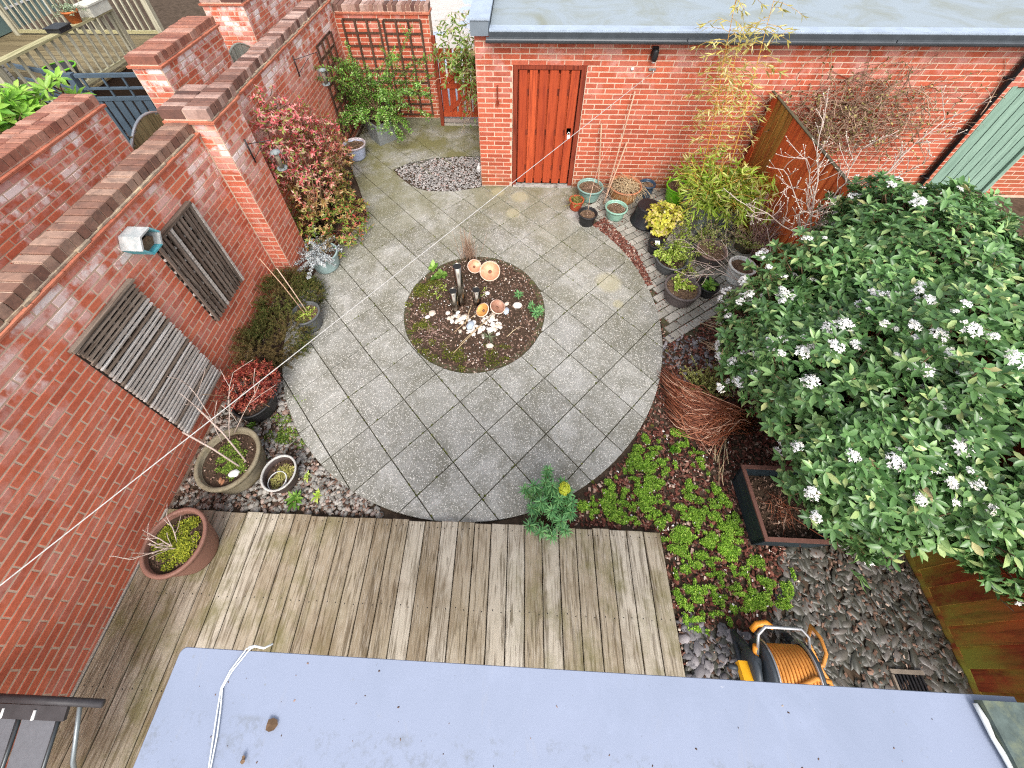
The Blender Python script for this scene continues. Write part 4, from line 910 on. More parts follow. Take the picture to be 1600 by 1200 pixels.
# ------------------------------------------------------------------ plants
UP = Vector((0, 0, 1))
def rv(s=1.0): return Vector((rnd.gauss(0, s), rnd.gauss(0, s), rnd.gauss(0, s)))
def curve(a, d, L, droop=0.0, seg=6, wob=.05):
    a = Vector(a); d = Vector(d).normalized(); P_ = [a.copy()]; st = L / seg
    for i in range(seg):
        d = (d + Vector((0, 0, -droop / seg)) + rv(wob)).normalized(); a = a + d * st; P_.append(a.copy())
    return P_
class Plant:
    def __init__(s): s.st = MB(); s.L = []
    def stem(s, P_, r0, r1=None, n=4):
        r1 = r0 * .35 if r1 is None else r1; r0 *= 1.5; r1 *= 1.8; k = len(P_); s.st.tube(P_, [r0 + (r1 - r0) * i / (k - 1) for i in range(k)], n); return P_
    def leaf(s, p_, d, up, L, W): s.L.append((*p_, *d, *up, L, W))
    def along(s, P_, spacing, L, W, ang=60, whorl=2, t0=.2, jit=.3, lift=0.0):
        a = rnd.uniform(0, 6); acc = 0; tot = sum((P_[i + 1] - P_[i]).length for i in range(len(P_) - 1)); pos = tot * t0; nxt = pos; run = 0
        for i in range(len(P_) - 1):
            e = P_[i + 1] - P_[i]; l = e.length
            if l < 1e-6: continue
            t = e / l; u = t.orthogonal().normalized(); w_ = t.cross(u)
            while nxt <= run + l:
                p_ = P_[i] + t * (nxt - run)
                for k in range(whorl):
                    b = a + 2 * PI * k / whorl; rad = u * math.cos(b) + w_ * math.sin(b); g_ = math.radians(ang * rnd.uniform(.75, 1.2))
                    d = t * math.cos(g_) + rad * math.sin(g_) + rv(jit * .3) + Vector((0, 0, lift)); sz = rnd.uniform(.7, 1.15)
                    s.leaf(p_, d, t + UP * .6 + rv(jit), L * sz, W * sz)
                a += 2.4 if whorl < 2 else 1.57 + rnd.uniform(-.3, .3); nxt += spacing * rnd.uniform(.7, 1.3)
            run += l
    def tip(s, p_, ax, n, L, W, ang=(45, 80)):
        ax = Vector(ax).normalized(); u = ax.orthogonal().normalized(); w_ = ax.cross(u); a = rnd.uniform(0, 6)
        for k in range(n):
            b = a + 2.4 * k; g_ = math.radians(rnd.uniform(*ang)); rad = u * math.cos(b) + w_ * math.sin(b); sz = rnd.uniform(.7, 1.1)
            s.leaf(p_ - ax * (.012 * (k // 2)), ax * math.cos(g_) + rad * math.sin(g_), ax + rv(.15), L * sz, W * sz)
    def arrays(s):
        A = np.array(s.L); return A[:, 0:3], frames(A[:, 3:6], A[:, 6:9]), np.stack([A[:, 9], A[:, 10], A[:, 9]], -1)
    def build(s, name, label, cat, loc, lm=None, sm=None, tmpl=LEAF4, group=None, fname='foliage', single=0):
        t = thing(name, label, cat, loc, group)
        if s.st.v: s.st.build('stems', sm or M_STEM, t, 'stuff')
        if s.L:
            P_, R, sc = s.arrays(); idx = np.arange(len(P_))
            if single:
                q = proj(P_); d = np.linalg.norm(P_ - CAM, axis=1); up = R[:, :, 2] @ np.array([0, -.3, 1.]); sco = sc[:, 0] ** 2 / d ** 2 * np.clip(up, .05, 1)
                sco = sco * ((q[:, 0] > 20) & (q[:, 0] < 1580) & (q[:, 1] > 20) & (q[:, 1] < 1180)) * (P_[:, 2] > np.quantile(P_[:, 2], .55))
                top_ = np.argsort(-sco)[:single]; idx = np.setdiff1d(idx, top_); me = np_mesh('leaf', tmpl[0], tmpl[1]); me.materials.append(lm)
                for i in top_:
                    o = link('leaf', me, None, t); M3 = R[i] * sc[i][None, :]
                    o.matrix_basis = Matrix(((*M3[0], P_[i][0]), (*M3[1], P_[i][1]), (*M3[2], P_[i][2]), (0, 0, 0, 1)))
            link(fname, inst(fname, tmpl[0], tmpl[1], P_[idx], R[idx], sc[idx]), lm, t, 'stuff')
        return t
def ell_pts(blobs, n, lo=.8, hi=1.03, zmin=.05):
    out = []; wts = [b[3] * b[4] + b[4] * b[5] + b[3] * b[5] for b in blobs]
    while len(out) < n:
        b = rnd.choices(blobs, wts)[0]; d = rv().normalized(); r_ = rnd.uniform(lo, hi)
        p_ = Vector((b[0] + d.x * b[3] * r_, b[1] + d.y * b[4] * r_, b[2] + d.z * b[5] * r_))
        if p_.z < zmin: continue
        if any(o is not b and ((p_.x - o[0]) / o[3]) ** 2 + ((p_.y - o[1]) / o[4]) ** 2 + ((p_.z - o[2]) / o[5]) ** 2 < .55 for o in blobs): continue
        nr = Vector((d.x / b[3], d.y / b[4], d.z / b[5])).normalized(); out.append((p_, nr))
    return out

# big flowering shrub on the right
VB = [(3.0, 1.75, 1.05, .95, .95, .72), (2.75, 1.15, .95, .62, .55, .5), (3.35, 2.5, 1.2, .95, .95, .8), (2.65, 2.25, .95, .6, .6, .62), (3.9, 3.1, 1.35, .9, .8, .62), (3.3, 1.0, 1.1, .6, .5, .5), (4.1, 2.2, 1.5, .8, .9, .6), (3.5, 1.35, 1.45, .6, .7, .5), (3.55, 1.9, 1.65, .7, .8, .45), (3.6, 2.7, 1.75, .8, .8, .4)]
vp = Plant(); tips = []
from mathutils import noise as mnoise
for (p_, nr) in ell_pts(VB, 5600, .82, 1.03, .25):
    lump = mnoise.noise(p_ * 1.9) * .30 + mnoise.noise(p_ * 5.5) * .13
    if lump < -.24: continue
    p_ = p_ + nr * max(lump, -.2)
    ax = (nr + UP * .45 + rv(.28)).normalized(); vp.tip(p_, ax, rnd.randint(6, 9), rnd.uniform(.07, .105), .040, (38, 88))
    tips.append((p_.copy(), ax.copy(), lump))
    if rnd.random() < .5: vp.stem([p_ - ax * .16, p_ - ax * .08, p_], .0035, .002)
for (p_, nr) in ell_pts(VB, 2000, .5, .86, .25): vp.tip(p_, (nr + UP * .4 + rv(.4)), 6, .095, .048, (45, 95))
for k in range(34):
    b = rnd.choice(VB); e = Vector((b[0] + rnd.uniform(-.5, .5) * b[3], b[1] + rnd.uniform(-.5, .5) * b[4], b[2] + b[5] * rnd.uniform(.1, .8))); a = Vector((3.05 + rnd.uniform(-.12, .12), 1.9 + rnd.uniform(-.12, .12), 0))
    vp.stem([a, a.lerp(e, .35) + UP * .15, a.lerp(e, .7) + UP * .1, e], .016, .005, 5)
VM = leafmat('viburnum_leaf', [(0, (.045, .11, .032)), (.4, (.09, .19, .058)), (.72, (.145, .275, .09)), (.9, (.225, .365, .13)), (.985, (.42, .50, .2)), (1, (.34, .24, .12))], .33, .2, .5)
vt = vp.build('flowering_shrub', 'large glossy green shrub dotted with white flower clusters at the right', 'shrub', (3.05, 1.9, 0), VM, M_STEM, LEAF8, None, 'foliage', 300)
def floret_mesh(seed):
    r2 = np.random.default_rng(seed); n = 34; d = norm(r2.normal(size=(n, 3)) + np.array([0, 0, .6])); d[:, 2] = np.abs(d[:, 2]) * .6; P_ = d * np.array([.034, .034, .03]) * r2.uniform(.7, 1.05, (n, 1))
    a = r2.uniform(0, 6, n); T = np.array([(0, 0, .1), (.5, 0, .25), (.16, .16, .1), (0, .5, .25), (-.16, .16, .1), (-.5, 0, .25), (-.16, -.16, .1), (0, -.5, .25), (.16, -.16, .1)]); F = np.array([(0, 8, 1), (0, 1, 2), (0, 2, 3), (0, 3, 4), (0, 4, 5), (0, 5, 6), (0, 6, 7), (0, 7, 8)])
    return inst('floret', T, F, P_, frames(np.stack([np.cos(a), np.sin(a), 0 * a], -1), d + np.array([0, 0, .3])), np.full((n, 1), .023))
MFL = m_pieces('white_floret', [(0, (.66, .62, .52)), (.3, (.8, .78, .74)), (1, (.86, .86, .84))], .7)
fms = [floret_mesh(i) for i in range(4)]
for f_ in fms: f_.materials.append(MFL)
fl = [(p_, ax) for (p_, ax, lu) in tips if lu > .04 and (ax.z > .2 or ax.x < 0 or ax.y < 0)]; rnd.shuffle(fl)
cnt = 0
for (p_, nr) in fl:
    uq = proj(np.array(p_))
    if not (1090 < uq[0] < 1620 and 280 < uq[1] < 930): continue
    ax = (nr + UP * .3).normalized(); o = link('flower_cluster', fms[cnt % 4], None, vt); s_ = rnd.choice((.6, .85, 1.1, 1.3, 1.55)); o.matrix_basis = Matrix.Translation(p_ + ax * .045) @ ax.to_track_quat('Z', 'Y').to_matrix().to_4x4() @ Matrix.Scale(s_, 4); cnt += 1
    if cnt >= 260: break

# red and pink leaved shrub against the left wall
NB = [(-3.02, 4.65, 1.55, .18, .46, .62), (-2.98, 4.95, 1.15, .24, .56, .66), (-2.9, 4.75, .7, .32, .54, .56), (-2.8, 4.6, .35, .36, .58, .36), (-2.9, 5.4, .8, .25, .5, .55), (-2.55, 4.55, .2, .3, .45, .28)]
npn = Plant()
for (p_, nr) in ell_pts(NB, 1500, .6, 1.25, .06):
    if p_.x < -3.17: continue
    ax = (nr + UP * .5 + rv(.45)).normalized(); npn.tip(p_, ax, rnd.randint(5, 8), rnd.uniform(.045, .075), .022, (30, 90))
    if rnd.random() < .4: npn.stem([p_ - ax * .15, p_], .003, .002)
for k in range(22):
    e = Vector((rnd.uniform(-3.08, -2.6), rnd.uniform(4.3, 5.4), rnd.uniform(.6, 1.9))); a = Vector((-2.98 + rnd.uniform(-.1, .1), 4.75 + rnd.uniform(-.3, .3), 0)); npn.stem([a, a.lerp(e, .5) + rv(.04), e], .009, .003)
t = NT('nandina_leaf'); r = t.rand(); z = t.sep()[2]
red = t.ramp(r, [(0, (.46, .06, .06)), (.3, (.68, .15, .15)), (.52, (.76, .32, .30)), (.68, (.74, .50, .38)), (.82, (.36, .40, .09)), (1, (.2, .28, .045))]); grn = t.ramp(r, [(0, (.07, .13, .018)), (.35, (.18, .28, .035)), (.62, (.36, .38, .08)), (.8, (.50, .26, .12)), (1, (.46, .07, .05))])
zn = t.math('ADD', t.math('MULTIPLY', z, .55), t.math('MULTIPLY', t.noise(2.4, 3), .9)); col = t.mix(t.ramp(zn, [(.72, 0), (1.12, 1)]), grn, red)
tr = t.n('ShaderNodeBsdfTranslucent'); t.l(col, tr.inputs[0]); ms = t.n('ShaderNodeMixShader'); ms.inputs[0].default_value = .25; t.done(col, .4, .4); t.l(t.b.outputs[0], ms.inputs[1]); t.l(tr.outputs[0], ms.inputs[2]); t.l(ms.outputs[0], t.o.inputs[0])
npn.build('red_leaved_shrub', 'tall shrub with pink red and lime leaves against the left wall behind the pier', 'shrub', (-2.98, 4.8, 0), t.m, M_STEM, LANCE)

# small leaved arching shrub in the square planter
ps = Plant(); b0 = Vector((-2.6, 7.16, .42))
for k in range(66):
    tgt = Vector((rnd.uniform(-3.35, -1.95), rnd.uniform(6.75, 7.5), rnd.uniform(.55, 1.75))); d = (tgt - b0); L = d.length * 1.12; P_ = curve(b0 + rv(.04), d.normalized() + UP * .7, L * 1.12, 1.9, 9, .07); ps.stem(P_, .007, .0015); ps.along(P_, .024, .05, .026, 62, 2, .3, .5)
    for q_ in range(5):
        i = rnd.randint(3, 8); Q_ = curve(P_[i], (P_[i] - P_[i - 1]).normalized() + rv(.6), rnd.uniform(.12, .32), .8, 5, .1); ps.stem(Q_, .0025, .001); ps.along(Q_, .024, .05, .026, 62, 2, .05, .5)
for tgt in ((-1.95, 7.35, 1.85), (-2.15, 7.2, 1.7), (-3.35, 7.0, 1.65), (-1.5, 7.25, 1.1), (-1.75, 7.3, 1.35), (-3.1, 7.3, 1.55)):
    P_ = curve(b0, Vector(tgt) - b0 + UP * .5, (Vector(tgt) - b0).length * 1.15, .8, 10, .05); ps.stem(P_, .007, .0015); ps.along(P_, .024, .05, .026, 62, 2, .3, .5)
    for q_ in range(7): i = rnd.randint(4, 9); Q_ = curve(P_[i], (P_[i] - P_[i - 1]).normalized() + rv(.7), rnd.uniform(.1, .28), .6, 5, .1); ps.stem(Q_, .002, .001); ps.along(Q_, .024, .05, .026, 62, 2, .05, .5)
PSM = leafmat('small_glossy_leaf', [(0, (.06, .16, .02)), (.5, (.15, .32, .045)), (.85, (.27, .46, .09)), (1, (.45, .6, .26))], .35, .25, .45)
ps.build('arching_shrub', 'arching small leaved green shrub growing from the grey square planter', 'shrub', tuple(b0), PSM, M_STEM, LEAF4)

# heather mound on the left
hp = Plant()
for (p_, nr) in ell_pts([(-2.93, 3.2, .12, .3, .42, .40), (-2.8, 2.75, .1, .36, .45, .30), (-2.95, 2.5, .1, .25, .35, .36), (-2.72, 3.25, .08, .22, .35, .24)], 1500, .75, 1.05, .0):
    if p_.x < -3.16: continue
    d = (nr + UP * .5 + rv(.35)).normalized(); Q_ = curve(p_ - d * .07, d, .13, .3, 3, .1); hp.along(Q_, .011, .021, .006, 50, 3, 0, .4)
HM = leafmat('heather_needle', [(0, (.028, .042, .010)), (.45, (.065, .085, .016)), (.8, (.12, .12, .03)), (1, (.20, .12, .06))], .7, .15, .2, (.13, .085, .035))
hp.build('heather_mound', 'dark olive heather mound at the foot of the left wall', 'shrub', (-2.85, 2.9, 0), HM, M_STEM, LANCE)

# dry climber on the garage wall
tg = Plant()
for k in range(420):
    c = Vector((rnd.gauss(4.5, .55), 5.66 + rnd.uniform(-.1, .08), rnd.gauss(1.45, .26))); P_ = curve(c, rv(1) * Vector((1, .25, 1)), rnd.uniform(.25, .8), rnd.uniform(-.5, 1.2), 7, .25)
    P_ = [Vector((q_.x, min(q_.y, 5.78), q_.z)) for q_ in P_]; tg.stem(P_, rnd.uniform(.003, .006), .0016, 3)
    if rnd.random() < .5: tg.along(P_, .08, .05, .03, 60, 1, .1, .6)
for k in range(26):
    c = Vector((rnd.uniform(4.2, 5.9), 5.7, rnd.uniform(1.2, 2.1))); P_ = curve(c, (rnd.uniform(-1, 1), -.1, rnd.uniform(-.4, 1)), rnd.uniform(.3, .8), .6, 7, .2); tg.stem([Vector((q_.x, min(q_.y, 5.78), q_.z)) for q_ in P_], .0025, .001, 3)
tg.build('dry_climber', 'tangle of dry climber stems on the garage wall above the fence', 'climber', (4.5, 5.7, 0), leafmat('faded_leaf', [(0, (.10, .10, .03)), (.5, (.2, .17, .06)), (1, (.45, .38, .13))], .7, .2), M_DRYT)

# clematis over the gate
cl = Plant()
for k in range(95):
    c = Vector((rnd.gauss(-.95, .24), rnd.uniform(7.2, 7.7), rnd.uniform(1.15, 2.1))); P_ = curve(c, rv(1) * Vector((1, .5, .6)), rnd.uniform(.2, .6), 1.2, 6, .25); cl.stem(P_, .003, .0015, 3)
    if rnd.random() < .75: cl.along(P_, .06, .1, .034, 55, 2, .15, .5, -.15)
for k in range(26):
    c = Vector((rnd.uniform(-.95, -.62), rnd.uniform(7.2, 7.6), rnd.uniform(.9, 1.6))); P_ = curve(c, (rnd.uniform(-.4, .4), -.3, -1), rnd.uniform(.4, 1.1), .3, 8, .18); cl.stem(P_, .003, .0015, 3)
    if rnd.random() < .4: cl.along(P_, .12, .09, .032, 55, 1, .1, .5, -.15)
cl.build('gate_climber', 'leafy climber hanging over the red gate beside the garage corner', 'climber', (-.8, 7.5, 0), leafmat('clematis_leaf', [(0, (.10, .19, .03)), (.5, (.2, .32, .06)), (.85, (.34, .42, .14)), (1, (.5, .42, .2))], .45, .3), M_STRAW, LANCE)

# bamboo in the grey tub
bp = Plant(); BC = []
for (x, y, x2, z2, bare) in ((2.62, 5.1, 2.28, 3.2, 1.2), (2.95, 5.05, 2.66, 3.2, 1.25), (2.75, 5.1, 2.5, 2.6, 1.3)):
    P_ = [Vector((x + (x2 - x) * t_ + .02 * math.sin(t_ * 5), y + .12 * t_, .45 + (z2 - .45) * t_)) for t_ in np.linspace(0, 1, 12)]; BC.append((P_, bare))
yc = MB()
for P_, bare in BC: yc.tube(P_, [.0075 - .005 * i / 11 for i in range(12)], 6)
yl = Plant()
for P_, bare in BC:
    for k in range(66):
        t_ = rnd.uniform(.0, 1); i = min(10, int(t_ * 11)); p_ = P_[i].lerp(P_[i + 1], t_ * 11 - i)
        if p_.z < bare: continue
        Q_ = curve(p_, (rnd.gauss(0, 1), rnd.gauss(0, .6), rnd.uniform(-.1, .7)), rnd.uniform(.12, .4), .8, 4, .12); yl.stem(Q_, .0018, .001, 3); yl.along(Q_, .05, .10, .015, 35, 1, .2, .6, -.15); yl.tip(Q_[-1], Q_[-1] - Q_[-2], 4, .10, .015, (10, 50))
YLM = leafmat('yellow_bamboo_leaf', [(0, (.34, .32, .06)), (.5, (.52, .45, .13)), (1, (.62, .56, .28))], .5, .3)
GBM = leafmat('green_bamboo_leaf', [(0, (.16, .27, .02)), (.5, (.36, .50, .06)), (.85, (.52, .60, .15)), (1, (.62, .56, .26))], .45, .3)
for k in range(120):
    P_ = curve((rnd.gauss(2.82, .12), rnd.gauss(4.98, .12), .45), (rnd.gauss(0, .38), rnd.gauss(-.1, .38), 1), rnd.uniform(.3, .85), .9, 6, .08); bp.stem(P_, .003, .0015, 4)
    for q_ in range(4):
        i = rnd.randint(2, 6); Q_ = curve(P_[min(i, 6)], (rnd.gauss(0, 1), rnd.gauss(0, 1), rnd.uniform(0, .6)), rnd.uniform(.06, .18), .9, 3, .1); bp.along(Q_, .04, .13, .022, 35, 1, .1, .6, -.15); bp.tip(Q_[-1], Q_[-1] - Q_[-2], 4, .13, .022, (15, 60))
bb = bp.build('bamboo', 'bushy bamboo with tall yellow canes growing from the grey trough by the garage', 'bamboo', (2.82, 5.0, .4), GBM, M_YCANE, LANCE)
yc.build('tall_cane', M_YCANE, bb); P2, R2, s2 = yl.arrays(); link('yellow_foliage', inst('yellow_foliage', LANCE[0], LANCE[1], P2, R2, s2), YLM, bb, 'stuff'); yl.st.build('side_twigs', M_YCANE, bb)
dg = Plant()
for k in range(26):
    P_ = curve((rnd.gauss(3.2, .07), rnd.gauss(4.75, .12), .2), (rnd.gauss(.1, .3), rnd.gauss(-.05, .3), 1), rnd.uniform(.5, 1.0), .8, 6, .08); dg.stem(P_, .003, .001)
    for q_ in range(4): i = rnd.randint(3, 6); Q_ = curve(P_[i], (rnd.gauss(0, 1), rnd.gauss(0, 1), .2), .1, 1, 3, .1); dg.along(Q_, .035, .09, .014, 35, 1, .1, .6, -.2); dg.tip(Q_[-1], Q_[-1] - Q_[-2], 4, .09, .014, (15, 60))
dg.build('faded_bamboo', 'straw coloured fading bamboo against the red fence', 'bamboo', (3.2, 4.75, 0), leafmat('faded_bamboo_leaf', [(0, (.26, .22, .05)), (.5, (.46, .38, .13)), (1, (.62, .52, .28))], .5, .25), M_YCANE, LANCE)

# bare budding shrub with pale branches
def tree(mb, buds, a, d, L, r, depth, spread=.55, up=.15):
    P_ = curve(a, d, L, -up * .5, 5, .09); mb.tube(P_, [max(r * (1 - .5 * i / 5), .0026) for i in range(6)], 5 if depth > 1 else 4)
    if depth == 0: buds.append((P_[-1], (P_[-1] - P_[-2]).normalized())); return
    for i in ((2, 3, 4, 5) if depth > 1 else (1, 2, 3, 4, 5)):
        if rnd.random() < .9:
            t = (P_[i] - P_[i - 1]).normalized(); sd_ = rv(1); sd_ = (sd_ - t * sd_.dot(t)).normalized()
            tree(mb, buds, P_[i], t + sd_ * spread * rnd.uniform(.7, 1.5) + UP * up, L * rnd.uniform(.3, .55), r * .5, depth - 1, spread, up)
mg = MB(); bd = []
base = Vector((3.2, 3.42, 0)); hub = Vector((3.2, 3.5, 1.05)); mg.tube([base, base.lerp(hub, .5) + Vector((.02, .0, 0)), hub, Vector((3.22, 3.5, 1.3))], [.02, .018, .015, .012], 6)
def limb(a, e, r):
    a = Vector(a); e = Vector(e); n_ = 9; P_ = []
    for i in range(n_ + 1): P_.append(a.lerp(e, i / n_) + (rv(.022) if 0 < i < n_ else Vector((0, 0, 0))) + UP * .05 * math.sin(PI * i / n_))
    mg.tube(P_, [r * (1 - .7 * i / n_) + .001 for i in range(n_ + 1)], 5); bd.append((P_[-1], (P_[-1] - P_[-2]).normalized()))
    for i in range(2, n_ + 1):
        for k in range(2 if rnd.random() < .8 else 1):
            t = (P_[i] - P_[i - 1]).normalized(); sd_ = rv(1); sd_ = (sd_ - t * sd_.dot(t)).normalized(); L = rnd.uniform(.1, .34)
            Q_ = curve(P_[i], t * .7 + sd_ * .8 + UP * .15, L, -.3, 5, .14); mg.tube(Q_, [.0042, .0038, .0035, .0031, .0028, .0025], 4); bd.append((Q_[-1], (Q_[-1] - Q_[-2]).normalized()))
            for j in (2, 3, 4):
                if rnd.random() < .75:
                    W_ = curve(Q_[j], (Q_[j] - Q_[j - 1]).normalized() + rv(.6), rnd.uniform(.03, .1), 0, 2, .1); mg.tube(W_, .0023, 3); bd.append((W_[-1], (W_[-1] - W_[-2]).normalized()))
for e, r in (((2.68, 3.5, 2.2), .009), ((3.2, 3.6, 2.25), .009), ((3.68, 3.55, 2.6), .010), ((2.75, 3.65, 2.5), .009), ((3.85, 3.6, 2.1), .009), ((2.45, 3.4, 2.15), .008), ((2.3, 3.4, 1.7), .008), ((3.5, 3.4, 1.8), .007), ((2.9, 3.3, 1.75), .007)): limb((3.2 + rnd.uniform(-.02, .02), 3.5, rnd.uniform(1.0, 1.3)), e, r)
bs = thing('bare_shrub', 'bare shrub with pale budding branches in front of the red fence', 'shrub', tuple(base)); mg.build('branches', M_TWIG, bs)
bv = np.array([[*p_] for p_, d_ in bd]); bdv = np.array([[*d_] for p_, d_ in bd]); link('buds', inst('buds', PEBBLE[0], PEBBLE[1], bv, frames(np.cross(bdv, [0.1, .2, .9]), bdv), np.tile([.010, .010, .021], (len(bv), 1)), True), m_pieces('pale_bud', [(0, (.5, .45, .36)), (1, (.66, .62, .52))]), bs, 'stuff')
mg = MB(); bd = []
for (a, d, L) in (((3.05, 3.35, .3), (-.62, .1, .62), .95), ((3.0, 3.3, .25), (-.75, .5, .45), .8), ((3.2, 3.5, .3), (-.35, .8, .6), .75)): tree(mg, bd, Vector(a), Vector(d), L, .008, 2, .75, .03)
b2 = thing('bare_shrub', 'pale thin bare branches reaching left over the pots on the block paving', 'shrub', (3.05, 3.35, 0)); mg.build('branches', M_TWIG, b2)
pk = MB()
for k in range(46):
    P_ = curve((3.27 + rnd.uniform(-.05, .05), 4.25 + rnd.uniform(-.07, .07), .15), (rnd.gauss(.02, .28), rnd.gauss(-.05, .3), 1), rnd.uniform(.5, .95), .25, 7, .07); pk.tube(P_, [.0065 - .0042 * i / 7 for i in range(8)], 4)
    for q_ in range(3): i = rnd.randint(3, 6); Q_ = curve(P_[i], P_[i] - P_[i - 1] + rv(.03), .22, .2, 4, .08); pk.tube(Q_, .0024, 3)
tag(pk.build('twiggy_shrub', M_PINK), 'sheaf of pinkish bare twigs standing by the red fence', 'shrub')

# ------------------------------------------------------------------ pots
def pot(label, c, r, h, mat, soil=None, z0=0.0, taper=.74, rim=.016, rimh=.03, rimmat=None, soild=.05, ridges=0, name='plant_pot', cat='pot', group=None, wall=.014, tilt=None):
    t = thing(name, label, cat, (c[0], c[1], z0), group); o = (c[0], c[1], z0); rb = r * taper; m = MB()
    prof = [(0, .002), (rb, .002)]
    ns = 10
    for i in range(1, ns + 1):
        f = i / ns; rr = rb + (r - rim - rb) * (f ** .85)
        if ridges and i < ns: rr += .006 * (i % 2)
        prof.append((rr, (h - rimh) * f))
    m.lathe(o, prof + [(r - rim, h - rimh + .001), (r - rim - wall, h - rimh + .001), (r - rim - wall, h - soild - .02)], 32); m.build('body', mat, t)
    m = MB(); m.lathe(o, [(r - rim - .001, h - rimh - .002), (r, h - rimh), (r + .002, h - .006), (r - .004, h), (r - wall - .004, h), (r - wall - .008, h - .01), (r - rim - wall - .001, h - rimh - .01)], 32); m.build('rim', rimmat or mat, t)
    m = MB(); n = 24; V = [(o[0], o[1], z0 + h - soild + .008)]; F = []; ri = r - rim - wall
    for k in (1, 2, 3):
        for i in range(n): a = 2 * PI * i / n; V.append((o[0] + ri * k / 3 * math.cos(a), o[1] + ri * k / 3 * math.sin(a), z0 + h - soild + rnd.uniform(-.007, .009)))
    for i in range(n):
        F.append((0, 1 + i, 1 + (i + 1) % n))
        for k in (0, 1): F.append((1 + k * n + i, 1 + (k + 1) * n + i, 1 + (k + 1) * n + (i + 1) % n, 1 + k * n + (i + 1) % n))
    m.add(V, F, True); m.build('soil', soil or M_COMPOST, t)
    pts = sample([(o[0] + ri * .92 * math.cos(a), o[1] + ri * .92 * math.sin(a)) for a in np.linspace(0, 6.2, 16)], int(30 + 900 * r * r * 4)); scatter('soil_crumbs', CHIP, pts, z0 + h - soild + .004, (.008, .024), M_DBARK, None, None, .6, .5, parent=t)
    return t
def glaze(n_, c): return simple(n_, c, .28, .18, 6, .5, 0, .05)
G_LB = glaze('pale_blue_glaze', (.42, .47, .62)); G_TEAL = glaze('sage_teal_glaze', (.20, .33, .29)); G_MINT = glaze('mint_glaze', (.24, .42, .33)); G_DB = glaze('dark_blue_glaze', (.03, .06, .10))
P_BLK = simple('black_pot_plastic', (.018, .018, .019), .5, .3, 10, .4); P_GRY = simple('grey_pot_plastic', (.10, .105, .105), .6, .2, 8); P_BRN = simple('grey_brown_pot', (.115, .095, .09), .65, .2, 8)
P_TER = simple('terracotta', (.42, .17, .085), .85, .25, 10, .2, 0, .3, (.34, .2, .12)); P_OCH = simple('ochre_terracotta', (.42, .2, .08), .6, .3, 8, .3, 0, .2, (.3, .17, .06)); P_RED = simple('red_terracotta', (.40, .075, .03), .7, .2, 8)
P_LIME = simple('lime_pot', (.20, .60, .02), .4, .08, 4, .4); P_WHT = simple('stone_white_pot', (.72, .72, .68), .7, .12, 24, .3, 0, .2, (.5, .5, .45)); P_CRM = simple('cream_rim', (.66, .62, .53), .7, .1, 8)
P_MOSS = simple('mossy_stone_pot', (.22, .19, .13), .9, .3, 12, .2, 0, .4, (.15, .12, .06)); P_ROSE = simple('rose_brown_pot', (.23, .115, .085), .6, .12, 6, .35); P_BG = simple('bluegreen_pot', (.28, .38, .37), .5, .2, 10, .4, 0, .1, (.2, .27, .26))
pot('pale lavender blue glazed pot standing beside the grey square planter', (-2.96, 6.54), .205, .29, G_LB, taper=.72, rimmat=simple('pink_grey_rim', (.55, .48, .5), .4))
pot('pale blue green pot with silver leaved plant by the brick pier', (-2.66, 3.92), .205, .27, P_BG, M_SOIL, taper=.8)
pot('dark grey pot with two canes standing in the heather', (-2.54, 2.94), .172, .27, P_GRY, taper=.76)
pot('black pot holding the dark red bushy plant', (-2.72, 1.88), .21, .24, P_BLK, M_SOIL, taper=.78, ridges=1)
pot('small red clay pot by the garage door', (.91, 5.25), .115, .19, P_RED, taper=.72, rim=.01)
pot('black plastic pot with a leaning stick at the slab edge', (1.05, 4.92), .145, .21, P_BLK, taper=.74)
pot('sage teal glazed pot against the garage wall', (1.14, 5.52), .208, .25, G_TEAL, taper=.7)
pot('large ochre pot full of dead grass against the garage wall', (1.69, 5.53), .258, .28, P_OCH, taper=.72, rimmat=P_TER)
pot('dark blue glazed pot half hidden behind the ochre pot', (2.06, 5.6), .125, .26, G_DB, taper=.75)
pot('mint green glazed pot on the block paving', (1.50, 5.08), .172, .20, G_MINT, taper=.72)
pot('bright lime green pot beside the grey trough', (2.52, 5.5), .195, .30, P_LIME, taper=.72, rim=.008, rimh=.02, soild=.04)
pot('ribbed grey pot with lime green leafy plant', (2.10, 4.05), .215, .20, P_GRY, M_SOIL, taper=.76, ridges=1)
pot('grey brown pot of bare soil at the front of the pot group', (2.11, 3.53), .222, .23, P_BRN, taper=.76, ridges=1, wall=.018)
pot('small black pot with a primrose beside the grey brown pot', (2.48, 3.62), .132, .18, P_BLK, M_SOIL, taper=.74)
pot('ridged taupe pot behind the primrose', (2.66, 4.18), .20, .25, P_BRN, taper=.7, ridges=1, rimmat=simple('dusty_rose_rim', (.26, .17, .14), .7))
pot('speckled white stone pot beside the flowering shrub', (2.96, 3.88), .172, .28, P_WHT, taper=.8, wall=.02)
pot('brown pot on a cream saucer by the fence', (3.22, 4.42), .16, .24, simple('olive_brown_pot', (.12, .10, .06), .6), z0=.045, taper=.72)
sa_ = MB(); sa_.lathe((3.22, 4.42, 0), [(0, .012), (.15, .012), (.20, .04), (.185, .04), (.14, .02), (0, .02)], 30); tag(sa_.build('saucer', P_CRM), 'cream saucer under the brown pot by the fence', 'saucer')
pot('dark maroon pot holding the yellow leaved plant', (2.08, 4.62), .15, .22, simple('maroon_pot', (.06, .03, .028), .5), M_SOIL, taper=.76)
pot('small black pot with a white tag near the yellow leaved plant', (1.96, 4.36), .11, .17, P_BLK, M_SOIL, taper=.76)
